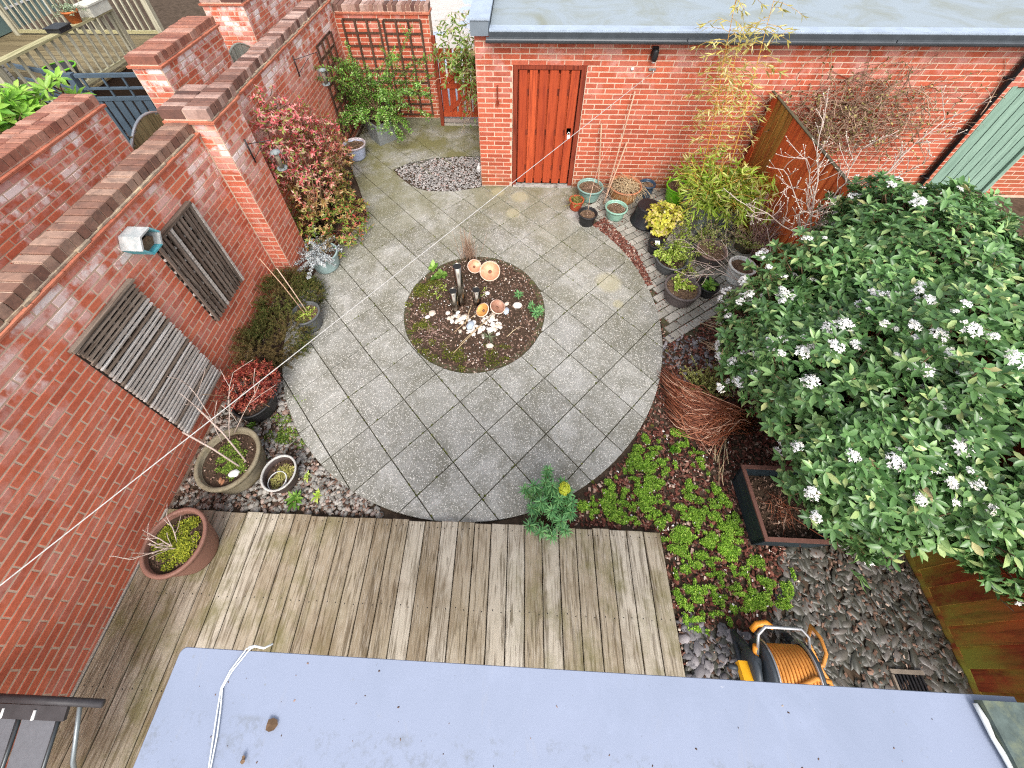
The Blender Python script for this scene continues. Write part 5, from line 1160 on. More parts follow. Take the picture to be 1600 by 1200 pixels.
MB().add([(1.93, 4.30, .18), (1.99, 4.30, .185), (2.0, 4.36, .2), (1.935, 4.365, .2), (1.93, 4.30, .186), (1.99, 4.30, .191), (2.0, 4.36, .206), (1.935, 4.365, .206)], [(0, 3, 2, 1), (4, 5, 6, 7), (0, 1, 5, 4), (1, 2, 6, 5), (2, 3, 7, 6), (3, 0, 4, 7)]).build('plant_tag', M_WHITEP)
tag(bpy.data.objects['plant_tag'], 'white plastic plant tag on the small black pot', 'plant tag')
# big mossy stone pot in a broken grey pot
bmp = pot('large shallow mossy stone pot by the near left wall', (-2.66, 1.28), .285, .30, P_MOSS, M_SOIL, taper=.82, rim=.02, rimh=.045, wall=.026, soild=.06)
moss('moss_cushion', [(-2.66 + rr_ * math.cos(aa), 1.28 + rr_ * math.sin(aa), rnd.uniform(.025, .06), rnd.uniform(.025, .05), .245) for aa, rr_ in ((rnd.uniform(0, 6.3), rnd.uniform(.05, .18)) for k in range(20))], 2200, None, parent=bmp, mat=leafmat('fresh_moss', [(0, (.05, .08, .012)), (.6, (.13, .22, .03)), (1, (.28, .36, .06))], .8, .1, .2))
st = MB(); st.tube([(-2.53, 1.22, .24), (-2.73, 1.30, .46), (-2.93, 1.36, .68)], .008, 6); st.tube([(-2.5, 1.27, .24), (-2.70, 1.44, .49), (-2.88, 1.56, .72)], .0075, 6)
tag(st.build('stick', M_TWIG), 'two pale sticks leaning out of the mossy stone pot', 'stick')
dt = MB(); dbd = []
for (a, d, L) in (((-2.78, 1.42, .3), (-.3, .2, .9), .7), ((-2.7, 1.5, .3), (.25, .45, .75), .6), ((-2.72, 1.45, .3), (-.1, .5, .8), .65)): tree(dt, dbd, Vector(a), Vector(d), L, .006, 1, .7, .05)
tag(dt.build('bare_sapling', M_TWIG), 'thin bare sapling twigs in front of the horizontal slat screen', 'sapling')
pb = inst('stone', PEBBLE[0], PEBBLE[1], np.array([[-2.56, 1.16, .25]]), yaw_rot(1, .05), np.array([[.11, .075, .07]]), True); tag(link('stone', pb, M_WHITEP), 'smooth white stone lying in the mossy pot', 'stone')
for k, (x, y) in enumerate(((-2.66, 1.10), (-2.63, 1.085))): tag(link('tile_shard', inst('tile_shard', SLATE[0], SLATE[1], np.array([[x, y, .248]]), yaw_rot(1, .2), np.array([[.06, .045, .05]])), P_TER), 'broken orange clay shards beside the white stone', 'shard', 'clay shards in the mossy pot')
# pot with white rim and nested ring
wr = pot('brown pot with a white rim and a smaller ring inside on the pebbles', (-2.18, 1.2), .16, .2, simple('dark_brown_pot', (.07, .05, .045), .6), M_SOIL, taper=.76, rimmat=simple('pale_grey_rim', (.46, .45, .42), .6), rim=.006, rimh=.012, soild=.1, wall=.01)
m = MB(); m.lathe((-2.18 - .02, 1.2 - .05, .085), [(.078, 0), (.086, 0), (.086, .04), (.078, .04)], 24); m.build('inner_ring', M_WHITEP, wr)
moss('dry_sprouts', [(-2.2, 1.15, .06, .06, .105), (-2.16, 1.23, .08, .07, .1)], 420, None, (.012, .03), leafmat('dry_sprout', [(0, (.2, .2, .04)), (1, (.42, .38, .14))], .8, .1), parent=wr)
# rose brown pot on the deck
dpot = pot('large rose brown pot of moss with pale bare stems standing on the deck', (-2.70, .60), .24, .40, P_ROSE, M_SOIL, z0=.04, taper=.68, rim=.012, rimh=.045, wall=.02, soild=.06)
moss('moss_cushion', [(-2.70 + rr * math.cos(a), .60 + rr * math.sin(a), rnd.uniform(.03, .06), rnd.uniform(.03, .05), .385) for a, rr in ((rnd.uniform(0, 6.3), .165 * math.sqrt(rnd.random())) for k in range(34))], 4800, None, (.007, .018), leafmat('yellow_moss', [(0, (.07, .10, .012)), (.5, (.19, .22, .02)), (1, (.36, .37, .04))], .85, .05, .2), .016, parent=dpot)
hy = MB(); hb = []
for (d, L) in (((-.7, .35, .6), .34), ((-.8, -.25, .5), .36), ((-.5, .75, .5), .34), ((-.9, .05, .3), .3), ((-.3, -.2, .9), .25)): tree(hy, hb, Vector((-2.68, .57, .37)), Vector(d), L * .8, .006, 1, .6, .1)
tag(hy.build('bare_hydrangea', M_TWIG), 'knobbly pale bare stems growing from the mossy deck pot', 'shrub')
# upturned black bucket
ub = thing('upturned_bucket', 'upturned black bucket between the pots near the garage wall', 'bucket', (1.95, 4.98, 0)); m = MB(); m.lathe((1.95, 4.98, 0), [(.215, 0), (.222, .0), (.222, .02), (.212, .025), (.172, .31), (.165, .325), (.15, .33), (0, .322)], 32); m.build('body', M_BLACK, ub)
m = MB(); m.lathe((1.95, 4.98, .322), [(.12, .003), (.128, .009), (.136, .003)], 32); m.build('base_ring', M_BLACK, ub)
# square grey planter, rotated
def rot_box(name, label, cat, c, ang, w0, w1, h, mat, rimw, soil, z0=0.0, d0=None, d1=None):
    t = thing(name, label, cat, (c[0], c[1], z0)); d0 = d0 or w0; d1 = d1 or w1; ca, sa = math.cos(ang), math.sin(ang)
    R_ = lambda x, y, z: (c[0] + x * ca - y * sa, c[1] + x * sa + y * ca, z0 + z); m = MB()
    k4 = ((-1, -1), (1, -1), (1, 1), (-1, 1))
    V = [R_(sx * w0 / 2, sy * d0 / 2, .0) for sx, sy in k4] + [R_(sx * w1 / 2, sy * d1 / 2, h) for sx, sy in k4] + [R_(sx * (w1 / 2 - rimw), sy * (d1 / 2 - rimw), h) for sx, sy in k4] + [R_(sx * (w1 / 2 - rimw - .01), sy * (d1 / 2 - rimw - .01), h * .55) for sx, sy in k4]
    F = [(3, 2, 1, 0)]
    for k in range(4):
        a, b = k, (k + 1) % 4; F += [(a, b, 4 + b, 4 + a), (4 + a, 4 + b, 8 + b, 8 + a), (8 + a, 8 + b, 12 + b, 12 + a)]
    m.add(V, F); m.build('body', mat, t); s_ = MB(); q = (w1 / 2 - rimw - .003, d1 / 2 - rimw - .003); zz = h - .06
    s_.add([R_(sx * q[0], sy * q[1], zz) for sx, sy in k4] + [R_(0, 0, zz + .03)], [(0, 1, 4), (1, 2, 4), (2, 3, 4), (3, 0, 4)]); s_.build('soil', soil, t); return t, R_
rot_box('square_planter', 'grey square planter in the far left corner', 'planter', (-2.62, 7.16), math.radians(44), .36, .40, .42, simple('grey_concrete_planter', (.22, .235, .235), .8, .2, 9, .2, 0, .2, (.17, .18, .15)), .025, M_SOIL)
rot_box('grey_trough', 'deep grey trough holding the bamboo beside the lime pot', 'planter', (2.86, 5.02), math.radians(8), .56, .62, .5, simple('galvanised_grey', (.24, .26, .265), .55, .18, 5, .4), .03, M_SOIL, 0, .5, .58)
# black planter box with timber rim
bxp = thing('planter_box', 'blue black wooden planter box with a russet rim under the flowering shrub', 'planter', (2.33, 1.09, 0)); MNV = m_wood('blue_black_stain', (.018, .030, .038), (.026, .042, .05), (.01, .014, .017), 1); MRM = simple('russet_rim', (.13, .06, .045), .7, .2, 20)
def bw2(v0, v1): MB().add(v0 + v1, [(0, 1, 2, 3), (7, 6, 5, 4), (0, 4, 5, 1), (1, 5, 6, 2), (2, 6, 7, 3), (3, 7, 4, 0)]).build('side_panel', MNV, bxp)
x0, x1, y0, y1, zt = 2.075, 2.645, .82, 1.39, .33; tb = .03
bw2([(x0, y0, zt), (x0, y1, zt), (x0 + tb, y1 - .03, 0), (x0 + tb, y0 + .03, 0)], [(x0 + .025, y0, zt), (x0 + .025, y1, zt), (x0 + tb + .025, y1 - .03, 0), (x0 + tb + .025, y0 + .03, 0)])
bw2([(x1, y1, zt), (x1, y0, zt), (x1 - tb, y0 + .03, 0), (x1 - tb, y1 - .03, 0)], [(x1 - .025, y1, zt), (x1 - .025, y0, zt), (x1 - tb - .025, y0 + .03, 0), (x1 - tb - .025, y1 - .03, 0)])
bw2([(x1, y0, zt), (x0, y0, zt), (x0 + tb, y0 + .03, 0), (x1 - tb, y0 + .03, 0)], [(x1, y0 + .025, zt), (x0, y0 + .025, zt), (x0 + tb, y0 + .055, 0), (x1 - tb, y0 + .055, 0)])
bw2([(x0, y1, zt), (x1, y1, zt), (x1 - tb, y1 - .03, 0), (x0 + tb, y1 - .03, 0)], [(x0, y1 - .025, zt), (x1, y1 - .025, zt), (x1 - tb, y1 - .055, 0), (x0 + tb, y1 - .055, 0)])
for (a, b, c, d) in ((x0 - .004, x0 + .026, y0 - .004, y1 + .004), (x1 - .026, x1 + .004, y0 - .004, y1 + .004), (x0 + .027, x1 - .027, y0 - .004, y0 + .026), (x0 + .027, x1 - .027, y1 - .026, y1 + .004)): MB().box(a, b, c, d, zt + .001, zt + .02).build('rim_board', MRM, bxp)
MB().box(x0 + .04, x1 - .04, y0 + .04, y1 - .04, .05, .2).build('soil', M_SOIL, bxp)
q = sample([(x0 + .05, y0 + .05), (x1 - .05, y0 + .05), (x1 - .05, y1 - .05), (x0 + .05, y1 - .05)], 500); scatter('soil_crumbs', CHIP, q, .205, (.01, .03), M_DBARK, None, None, .6, .5, parent=bxp)
dr_ = MB()
for k in range(60): P_ = curve((2.36 + rnd.gauss(0, .05), 1.1 + rnd.gauss(0, .05), .22), (rnd.gauss(0, 1), rnd.gauss(0, 1), rnd.uniform(.1, .8)), rnd.uniform(.12, .3), 1.5, 5, .15); dr_.tube(P_, .0022, 3)
dr_.tube([(2.35, 1.12, .25), (2.42, 1.0, .27), (2.54, .88, .33), (2.63, .82, .36)], .004, 4)
tag(dr_.build('dead_plant', M_COPPERT), 'clump of dead russet stems in the planter box', 'dead plant')

# ------------------------------------------------------------------ smaller plants
def clump(name, label, cat, c, n, L, r, lm, sm=None, sp=.5, leaf=(.03, .014), spacing=.02, tmpl=LEAF4, ang=60, whorl=2, droop=.5, spread=.06, t0=.15, up=1.0, sr=.003, group=None):
    p = Plant()
    for k in range(n):
        P_ = curve((c[0] + rnd.gauss(0, spread), c[1] + rnd.gauss(0, spread), c[2]), (rnd.gauss(0, sp), rnd.gauss(0, sp), up), rnd.uniform(*L), droop, 6, .08); p.stem(P_, sr, sr * .4); p.along(P_, spacing, leaf[0], leaf[1], ang, whorl, t0, .4)
    return p.build(name, label, cat, c, lm, sm or M_STEM, tmpl, group)
LR = leafmat('dark_red_leaf', [(0, (.10, .012, .012)), (.45, (.23, .035, .025)), (.8, (.38, .085, .05)), (1, (.5, .2, .12))], .4, .15)
pr = Plant()
for (p_, nr) in ell_pts([(-2.74, 1.97, .36, .29, .27, .19)], 620, .6, 1.05, .2): pr.tip(p_, nr + UP * .5 + rv(.4), rnd.randint(5, 8), .032, .014, (40, 85))
for k in range(30): e = Vector((-2.74, 1.95, .38)) + rv(.13); pr.stem([Vector((-2.72, 1.9, .2)), e], .003, .002)
pr.build('dark_red_shrub', 'dense dark red leaved bush in the black pot by the patio edge', 'shrub', (-2.72, 1.9, .2), LR, M_STEM)
SV = leafmat('silver_leaf', [(0, (.26, .29, .30)), (.6, (.42, .46, .47)), (1, (.56, .58, .57))], .8, .15, .2)
clump('silver_plant', 'silver grey leaved plant spilling from the pale blue green pot', 'plant', (-2.73, 3.92, .22), 60, (.15, .4), .1, SV, None, .85, (.034, .012), .014, LANCE, 65, 3, .9, .06)
clump('tan_seedheads', 'tuft of tan dry stems behind the silver plant', 'plant', (-2.62, 4.02, .22), 30, (.12, .26), .1, leafmat('tan_head', [(0, (.22, .16, .07)), (1, (.36, .29, .14))], .8, .1), None, .5, (.02, .006), .01, LANCE, 50, 2, .3, .04)
LY = leafmat('lime_leaf', [(0, (.25, .40, .045)), (.5, (.45, .62, .09)), (1, (.66, .76, .2))], .5, .3); YLP = leafmat('yellow_leaf', [(0, (.30, .36, .04)), (.4, (.55, .50, .05)), (.75, (.66, .58, .14)), (1, (.66, .46, .26))], .5, .3); MGN = leafmat('mid_green_leaf', [(0, (.07, .16, .02)), (.5, (.14, .3, .04)), (1, (.3, .46, .1))], .45, .25)
clump('lime_sedum', 'low lime green plant in the dark grey pot among the heather', 'plant', (-2.54, 2.94, .21), 70, (.03, .07), .1, LY, None, .8, (.022, .009), .01, LEAF4, 60, 3, .3, .06)
cs = MB(); cs.tube([(-2.53, 2.93, .2), (-2.72, 3.06, .62), (-2.9, 3.16, .98)], .006, 5); cs.tube([(-2.51, 2.95, .2), (-2.66, 3.08, .55), (-2.78, 3.18, .8)], .006, 5); tag(cs.build('cane', M_CANE), 'pair of pale canes leaning from the dark grey pot to the wall', 'cane')
yp = Plant()
for (p_, nr) in ell_pts([(2.08, 4.66, .42, .24, .2, .17), (2.0, 4.55, .36, .17, .16, .15)], 300, .5, 1.1, .2): yp.tip(p_, nr + UP * .6 + rv(.4), rnd.randint(4, 6), .052, .038, (45, 85))
for k in range(20): yp.stem([Vector((2.07, 4.62, .2)), Vector((2.06, 4.62, .4)) + rv(.1)], .003, .0015)
yp.build('yellow_leaved_plant', 'bright yellow and lime leaved plant in the maroon pot', 'plant', (2.07, 4.62, .2), YLP, M_STEM)
clump('lime_leafy_plant', 'loose lime green leafy plant spilling over the ribbed grey pot', 'plant', (2.1, 4.05, .16), 52, (.14, .32), .1, LY, None, .8, (.04, .022), .022, LEAF4, 60, 2, .7, .07)
clump('lime_sprig', 'small lime green sprig at the edge of the grey brown pot', 'plant', (2.08, 3.6, .19), 14, (.08, .2), .05, LY, None, .8, (.05, .03), .02, LEAF4, 60, 2, .6, .03)
clump('green_seedling', 'upright green sprays between the yellow plant and the grey trough', 'plant', (2.42, 4.62, .0), 12, (.2, .45), .1, LY, None, .35, (.045, .024), .022, LEAF4, 60, 2, .5, .09)
clump('airy_green_spray', 'airy green sprays in front of the grey trough', 'plant', (2.72, 4.42, .05), 30, (.25, .55), .1, leafmat('airy_leaf', [(0, (.2, .28, .06)), (.6, (.36, .42, .12)), (1, (.5, .5, .22))], .5, .3), M_PINK, .6, (.038, .02), .03, LEAF4, 60, 2, .5, .1)
clump('mixed_green_spray', 'pale green sprays over the brown pot by the fence', 'plant', (3.15, 4.35, .2), 26, (.2, .5), .1, leafmat('airy_leaf', [(0, (.2, .28, .06)), (1, (.5, .5, .22))]), M_PINK, .7, (.042, .022), .035, LEAF4, 60, 2, .5, .08)
clump('lime_leafy_plant', 'lime leafed sprays between the ribbed grey pot and the taupe pot', 'plant', (2.4, 4.15, .05), 14, (.2, .4), .1, LY, None, .7, (.045, .024), .026, LEAF4, 60, 2, .6, .1)
clump('pale_green_spray', 'pale green leafy sprays in front of the lime pot', 'plant', (2.45, 5.1, .05), 12, (.2, .45), .1, LY, None, .4, (.042, .022), .026, LEAF4, 60, 2, .5, .09)
clump('dry_herb', 'pinkish dry herb stems behind the grey brown pot', 'plant', (2.28, 3.95, .0), 34, (.15, .4), .1, leafmat('airy_leaf', [(0, (.2, .28, .06)), (1, (.5, .5, .22))]), M_PINK, .7, (.02, .01), .05, LEAF4, 60, 2, .4, .12)
pmr = Plant(); pmr.tip(Vector((2.48, 3.60, .2)), UP, 16, .12, .06, (35, 88)); pmr.tip(Vector((2.45, 3.57, .18)), UP, 8, .10, .055, (60, 95)); pmr.build('primrose', 'broad green primrose leaves in the small black pot', 'plant', (2.48, 3.62, .14), MGN, None, LEAF8)
clump('small_heath', 'tuft of yellow green foliage in the small red clay pot', 'plant', (.91, 5.25, .15), 70, (.05, .12), .1, leafmat('heath_leaf', [(0, (.16, .2, .03)), (.6, (.34, .36, .08)), (1, (.46, .36, .14))], .6, .2), None, .9, (.016, .007), .009, LEAF4, 60, 3, .6, .04)
dgp = MB()
for k in range(210):
    a = rnd.uniform(0, 6.28); P_ = curve((1.69 + rnd.gauss(0, .09), 5.53 + rnd.gauss(0, .07), .25), (math.cos(a) * .8 + .35, math.sin(a) * .8, rnd.uniform(.3, 1.1)), rnd.uniform(.18, .42), 2.0, 6, .06); dgp.tube(P_, [.004, .004, .0036, .0032, .0028, .0022, .0014], 3)
tag(dgp.build('dead_grass', M_STRAW), 'mop of dead straw grass in the large ochre pot', 'grass')
for (nm, x, y, z, n_, lb) in (('twiglets', 1.14, 5.52, .22, 40, 'brown dead stems in the sage teal pot'), ('twiglets', 1.5, 5.08, .16, 16, 'few brown stems and stones in the mint green pot'), ('twiglets', 2.52, 5.5, .27, 26, 'brown leaves and stems in the bright lime pot')):
    m = MB()
    for k in range(n_): P_ = curve((x + rnd.gauss(0, .05), y + rnd.gauss(0, .05), z), (rnd.gauss(0, .8), rnd.gauss(0, .8), .6), rnd.uniform(.05, .13), 1, 4, .2); m.tube(P_, .0022, 3)
    tag(m.build(nm, M_DRYT), lb, 'dead plant')
m = MB(); m.tube([(1.04, 4.9, .17), (1.05, 4.98, .45), (1.14, 5.2, .85), (1.32, 5.5, 1.05)], [.005, .004, .003, .002], 5); m.tube([(1.09, 5.08, .62), (1.3, 5.0, .5), (1.42, 4.95, .42)], .002, 4); tag(m.build('leaning_stick', M_CANE), 'thin bent stick rising from the black pot toward the wall', 'stick')
for i, (a, b, lb) in enumerate((((1.30, 5.62, .02), (1.19, 5.74, 1.23), 'short upright cane leaning on the garage wall'), ((1.38, 5.40, .02), (1.575, 5.75, 1.73), 'longest slanting cane leaning on the garage wall'), ((1.36, 5.35, .02), (1.625, 5.75, .92), 'short slanting cane leaning on the garage wall'))):
    m = MB(); m.tube([Vector(a).lerp(Vector(b), t_) for t_ in (0, .25, .5, .75, 1)], .012 if i != 1 else .010, 7); tag(m.build('garden_cane', M_CANE), lb, 'cane', 'canes leaning on the garage wall')
# euphorbias
EU = leafmat('euphorbia_leaf', [(0, (.07, .21, .075)), (.5, (.14, .35, .12)), (1, (.26, .50, .18))], .5, .2)
def euph(name, label, c, heads, flower=None):
    p = Plant(); c = Vector(c)
    for (dx, dy, h) in heads:
        e = c + Vector((dx, dy, h)); P_ = [c + Vector((dx * .3, dy * .3, 0)), c + Vector((dx * .7, dy * .7, h * .5)), c + Vector((dx * .95, dy * .95, h * .85)), e]; p.stem(P_, .006, .004); p.along(P_, .011, .07, .012, 72, 3, .4, .15); p.tip(e, Vector((dx * .6, dy * .6, 1)), 26, .066, .012, (15, 88))
    t = p.build(name, label, 'plant', tuple(c), EU, M_STEM, LANCE)
    if flower:
        f = Plant()
        for k in range(150): d = rv().normalized(); f.tip(Vector(flower) + Vector((d.x * .045, d.y * .045, d.z * .06)), d, 3, .018, .016, (50, 90))
        P_, R, s_ = f.arrays(); link('flower_head', inst('flower_head', LEAF4[0], LEAF4[1], P_, R, s_), leafmat('lime_bract', [(0, (.50, .60, .04)), (.6, (.70, .76, .06)), (1, (.80, .82, .14))], .5, .3), t, 'stuff')
    return t
euph('euphorbia', 'blue green euphorbia with a yellow flower head at the deck edge', (.36, 1.02, .0), [(-.16, .14, .3), (-.24, .12, .26), (-.1, .02, .3), (-.2, -.14, .16), (.0, .14, .34), (.0, -.03, .24), (.15, .1, .3), (.08, -.1, .2), (.17, -.03, .2), (-.04, .26, .36), (.0, -.2, .12), (-.06, .16, .33), (.1, .18, .3), (-.18, -.02, .24), (.18, .04, .25), (.06, .05, .3), (-.1, -.18, .14), (.12, -.16, .14)], (.10 + .36, 1.12, .40))
euph('euphorbia', 'small blue green euphorbia at the right rim of the centre bed', (.25, 3.22, .0), [(-.05, .04, .12), (.06, -.01, .12), (.0, -.05, .09)])
euph('euphorbia', 'tiny single euphorbia tuft inside the centre bed', (.03, 3.46, .0), [(0, 0, .09)])
pm2 = Plant()
for (x, y, n_, L) in ((-1.16, 3.9, 12, .1), (-1.02, 3.78, 14, .1), (-1.1, 3.72, 8, .08)): pm2.tip(Vector((x, y, .05)), UP, n_, L, L * .62, (35, 88))
pm2.build('primula', 'fresh green primula leaves at the far left of the centre bed', 'plant', (-1.08, 3.8, 0), MGN, None, LEAF8)
clump('lime_seedlings', 'small lime green seedlings below the primula in the centre bed', 'plant', (-1.0, 3.52, .0), 14, (.04, .09), .05, LY, None, 1.0, (.03, .014), .02, LEAF4, 60, 2, .5, .07)
clump('lime_tuft', 'tiny lime tuft behind the short steel tube', 'plant', (-.47, 3.5, .0), 6, (.05, .1), .05, LY, None, .6, (.03, .014), .02, LEAF4, 60, 2, .5, .02)
m = MB()
for k in range(70): P_ = curve((-.66 + rnd.gauss(0, .05), 4.08 + rnd.gauss(0, .025), 0), (rnd.gauss(0, .07), rnd.gauss(0, .07), 1), rnd.uniform(.25, .62), .15, 5, .04); m.tube(P_, [.0032, .003, .0028, .0025, .002, .0014], 3)
tag(m.build('dry_grass_tuft', M_DRYT), 'upright tuft of dry brown grass at the back of the centre bed', 'grass')
m = MB()
for k in range(34): P_ = curve((-.32, 2.84, .02), (rnd.gauss(0, .8), rnd.gauss(0, .8), .7), rnd.uniform(.06, .14), 1, 4, .05); m.tube(P_, [.003, .0026, .002, .0014, .0008], 3)
tag(m.build('dianthus_tuft', leafmat('grey_green_blade', [(0, (.10, .14, .07)), (1, (.26, .3, .17))], .7, 0)), 'grey green grassy tuft below the white cobbles', 'plant')
m = MB()
for k in range(70): P_ = curve((-1.0 + rnd.gauss(0, .1), 2.9 + rnd.gauss(0, .07), .01), (rnd.gauss(0, 1), rnd.gauss(0, 1), rnd.uniform(0, .5)), rnd.uniform(.06, .16), 1, 4, .2); m.tube(P_, .0025, 3)
tag(m.build('fallen_twigs', M_PINK), 'scatter of pinkish twigs in the left of the centre bed', 'twigs', None, 'stuff')
m = MB()
for (a, b) in (((-.75, 2.88, .03), (-.42, 3.22, .05)), ((-.72, 2.6, .03), (-.3, 3.12, .06)), ((-.62, 3.0, .04), (-.55, 3.28, .1)), ((-.1, 2.85, .02), (.06, 3.0, .03)), ((-.66, 2.72, .02), (-.34, 3.08, .05))): m.tube([Vector(a), Vector(a).lerp(Vector(b), .5) + Vector((0, 0, .02)), Vector(b)], .0045, 4)
tag(m.build('straw_stems', M_STRAW), 'dry straw stems lying across the white cobbles', 'stems')
# weeds on the left pebbles
for (x, y, L, lb) in ((-2.02, 1.03, .11, 'bright green weed rosette at the deck edge left of the patio'), (-1.82, 1.06, .06, 'smaller bright green weed beside the patio rim'), (-2.72, 1.68, .07, 'low green weed between the black pot and the mossy pot'), (-1.98, 1.22, .05, 'tiny green weed right of the white rimmed pot')):
    p = Plant(); p.tip(Vector((x, y, .03)), UP, 16, L, L * .34, (30, 88)); p.tip(Vector((x + .02, y + .02, .06)), UP, 8, L * .7, L * .26, (20, 60)); p.build('weed', lb, 'weed', (x, y, 0), MGN if L > .065 else LY, None, LEAF8, 'weeds on the left pebbles')
moss('ground_moss', [(-2.42 + rnd.gauss(0, .1), 1.7 + rnd.gauss(0, .17), rnd.uniform(.03, .09), rnd.uniform(.03, .08), -.02) for k in range(16)], 1700, 'yellow green moss between the pebbles and the left rim of the patio', (.01, .024), leafmat('fresh_moss', [(0, (.05, .08, .012)), (1, (.28, .36, .06))]))
moss('joint_moss', [(-2.1237 + c * HD + t_ * HD, 2.0363 - r_ * HD + t_ * HD * s_, .016, .016, -.014) for c, r_, s_, t_ in ((rnd.randint(0, 12), rnd.randint(-11, 3), rnd.choice((1, -1)), rnd.random()) for k in range(1000)) if (c + r_) % 2 == 1 and math.hypot(-2.1237 + c * HD - CX, 2.0363 - r_ * HD - CY) < 2.2 and math.hypot(-2.1237 + c * HD + t_ * HD - CX, 2.0363 - r_ * HD + t_ * HD * s_ - CY) > .95], 7500, 'thin green moss in the joints of the round patio', (.006, .014), None, .012)
# bright saxifrage carpet on the right
SX = leafmat('saxifrage', [(0, (.07, .16, .014)), (.4, (.18, .36, .03)), (.8, (.32, .53, .055)), (1, (.46, .60, .12))], .6, .25, .3)
cen = []
for poly, k in (([(.62, 1.05), (.95, 1.35), (1.5, 1.75), (1.6, 2.0), (1.35, 1.3), (1.4, .95)], 56), ([(1.5, .95), (1.9, 1.35), (2.05, 1.1), (2.05, .75), (2.45, .7), (2.3, .45), (1.9, .4), (1.45, .5)], 118), ([(1.38, .9), (1.55, .85), (1.62, .2), (1.4, .3)], 14), ([(1.15, 1.5), (1.35, 1.75), (1.55, 1.4), (1.3, 1.2)], 26), ([(.55, 1.0), (1.3, 1.55), (1.75, 1.9), (1.95, 1.4), (2.1, .6), (1.9, .3), (1.4, .1), (1.36, .95)], 120)):
    for (x, y) in sample(poly, k, [PAT, DECKP]): cen.append((x, y, rnd.choice((.015, .02, .03, .045, .06)), rnd.choice((.015, .02, .03, .045)), -.014))
moss('saxifrage_carpet', cen, 40000, 'bright green mossy ground cover between the deck and the planter box', (.008, .018), SX, .024, 'ground cover')
p = Plant()
for k in range(26): p.leaf((1.60 + rnd.gauss(0, .03), 1.61 + rnd.gauss(0, .025), -.01), (rnd.gauss(0, .25), rnd.gauss(0, .25), 1), rv(1), rnd.uniform(.08, .15), .012)
p.build('iris_tuft', 'small upright dark green tuft in the bark of the right border', 'plant', (1.6, 1.61, 0), leafmat('iris_blade', [(0, (.04, .14, .01)), (1, (.14, .32, .03))], .4, .2), None, BLADE)
clump('lime_shrublet', 'pale lime shrublet at the left edge of the flowering shrub', 'plant', (2.1, 2.3, .0), 60, (.15, .36), .1, leafmat('lime_needles', [(0, (.26, .32, .07)), (1, (.52, .55, .18))], .6, .3), None, .5, (.02, .008), .012, LEAF4, 60, 3, .5, .07)
m = MB()
for k in range(560):
    s_ = rnd.random(); a = Vector((1.72 + rnd.gauss(0, .06), 2.45 - s_ * .55 + rnd.gauss(0, .04), rnd.uniform(.0, .10))); e = Vector((2.32 + rnd.gauss(0, .07), 1.93 + rnd.gauss(0, .05), .06 + rnd.uniform(0, .1)))
    mid = a.lerp(e, .5) + Vector((-.08 + rnd.gauss(0, .06), -.08 - s_ * .1 + rnd.gauss(0, .08), rnd.uniform(.01, .1))); b_ = a.lerp(e, .2) + Vector((-.06, -.04 - s_ * .1, rnd.uniform(.0, .06)))
    m.tube([a, b_, mid, a.lerp(e, .78) + Vector((0, -.05, rnd.uniform(.02, .09))), e], [.002, .0034, .004, .0044, .005], 3)
tag(m.build('twig_heap', M_COPPERT), 'swept heap of long russet dead stems beside the round patio', 'twig heap')
m = MB()
for (a, b) in (((2.2, 2.9, .02), (2.55, 2.45, .2)), ((2.3, 3.1, .02), (2.7, 2.7, .3)), ((2.15, 1.95, .03), (1.95, 1.5, .02)), ((2.2, 1.9, .03), (2.0, 1.35, .02)), ((2.4, 3.2, .02), (2.75, 3.0, .25)), ((2.25, 2.8, .02), (2.8, 2.6, .2))):
    for k in range(4): a_ = Vector(a) + rv(.03); b_ = Vector(b) + rv(.05); a_.z = max(a_.z, .0); m.tube([a_, a_.lerp(b_, .5) + rv(.03) + UP * .04, b_], .003, 3)
tag(m.build('dry_stalks', M_STRAW), 'pale dry stems lying on the bark under the flowering shrub', 'stems', None, 'stuff')

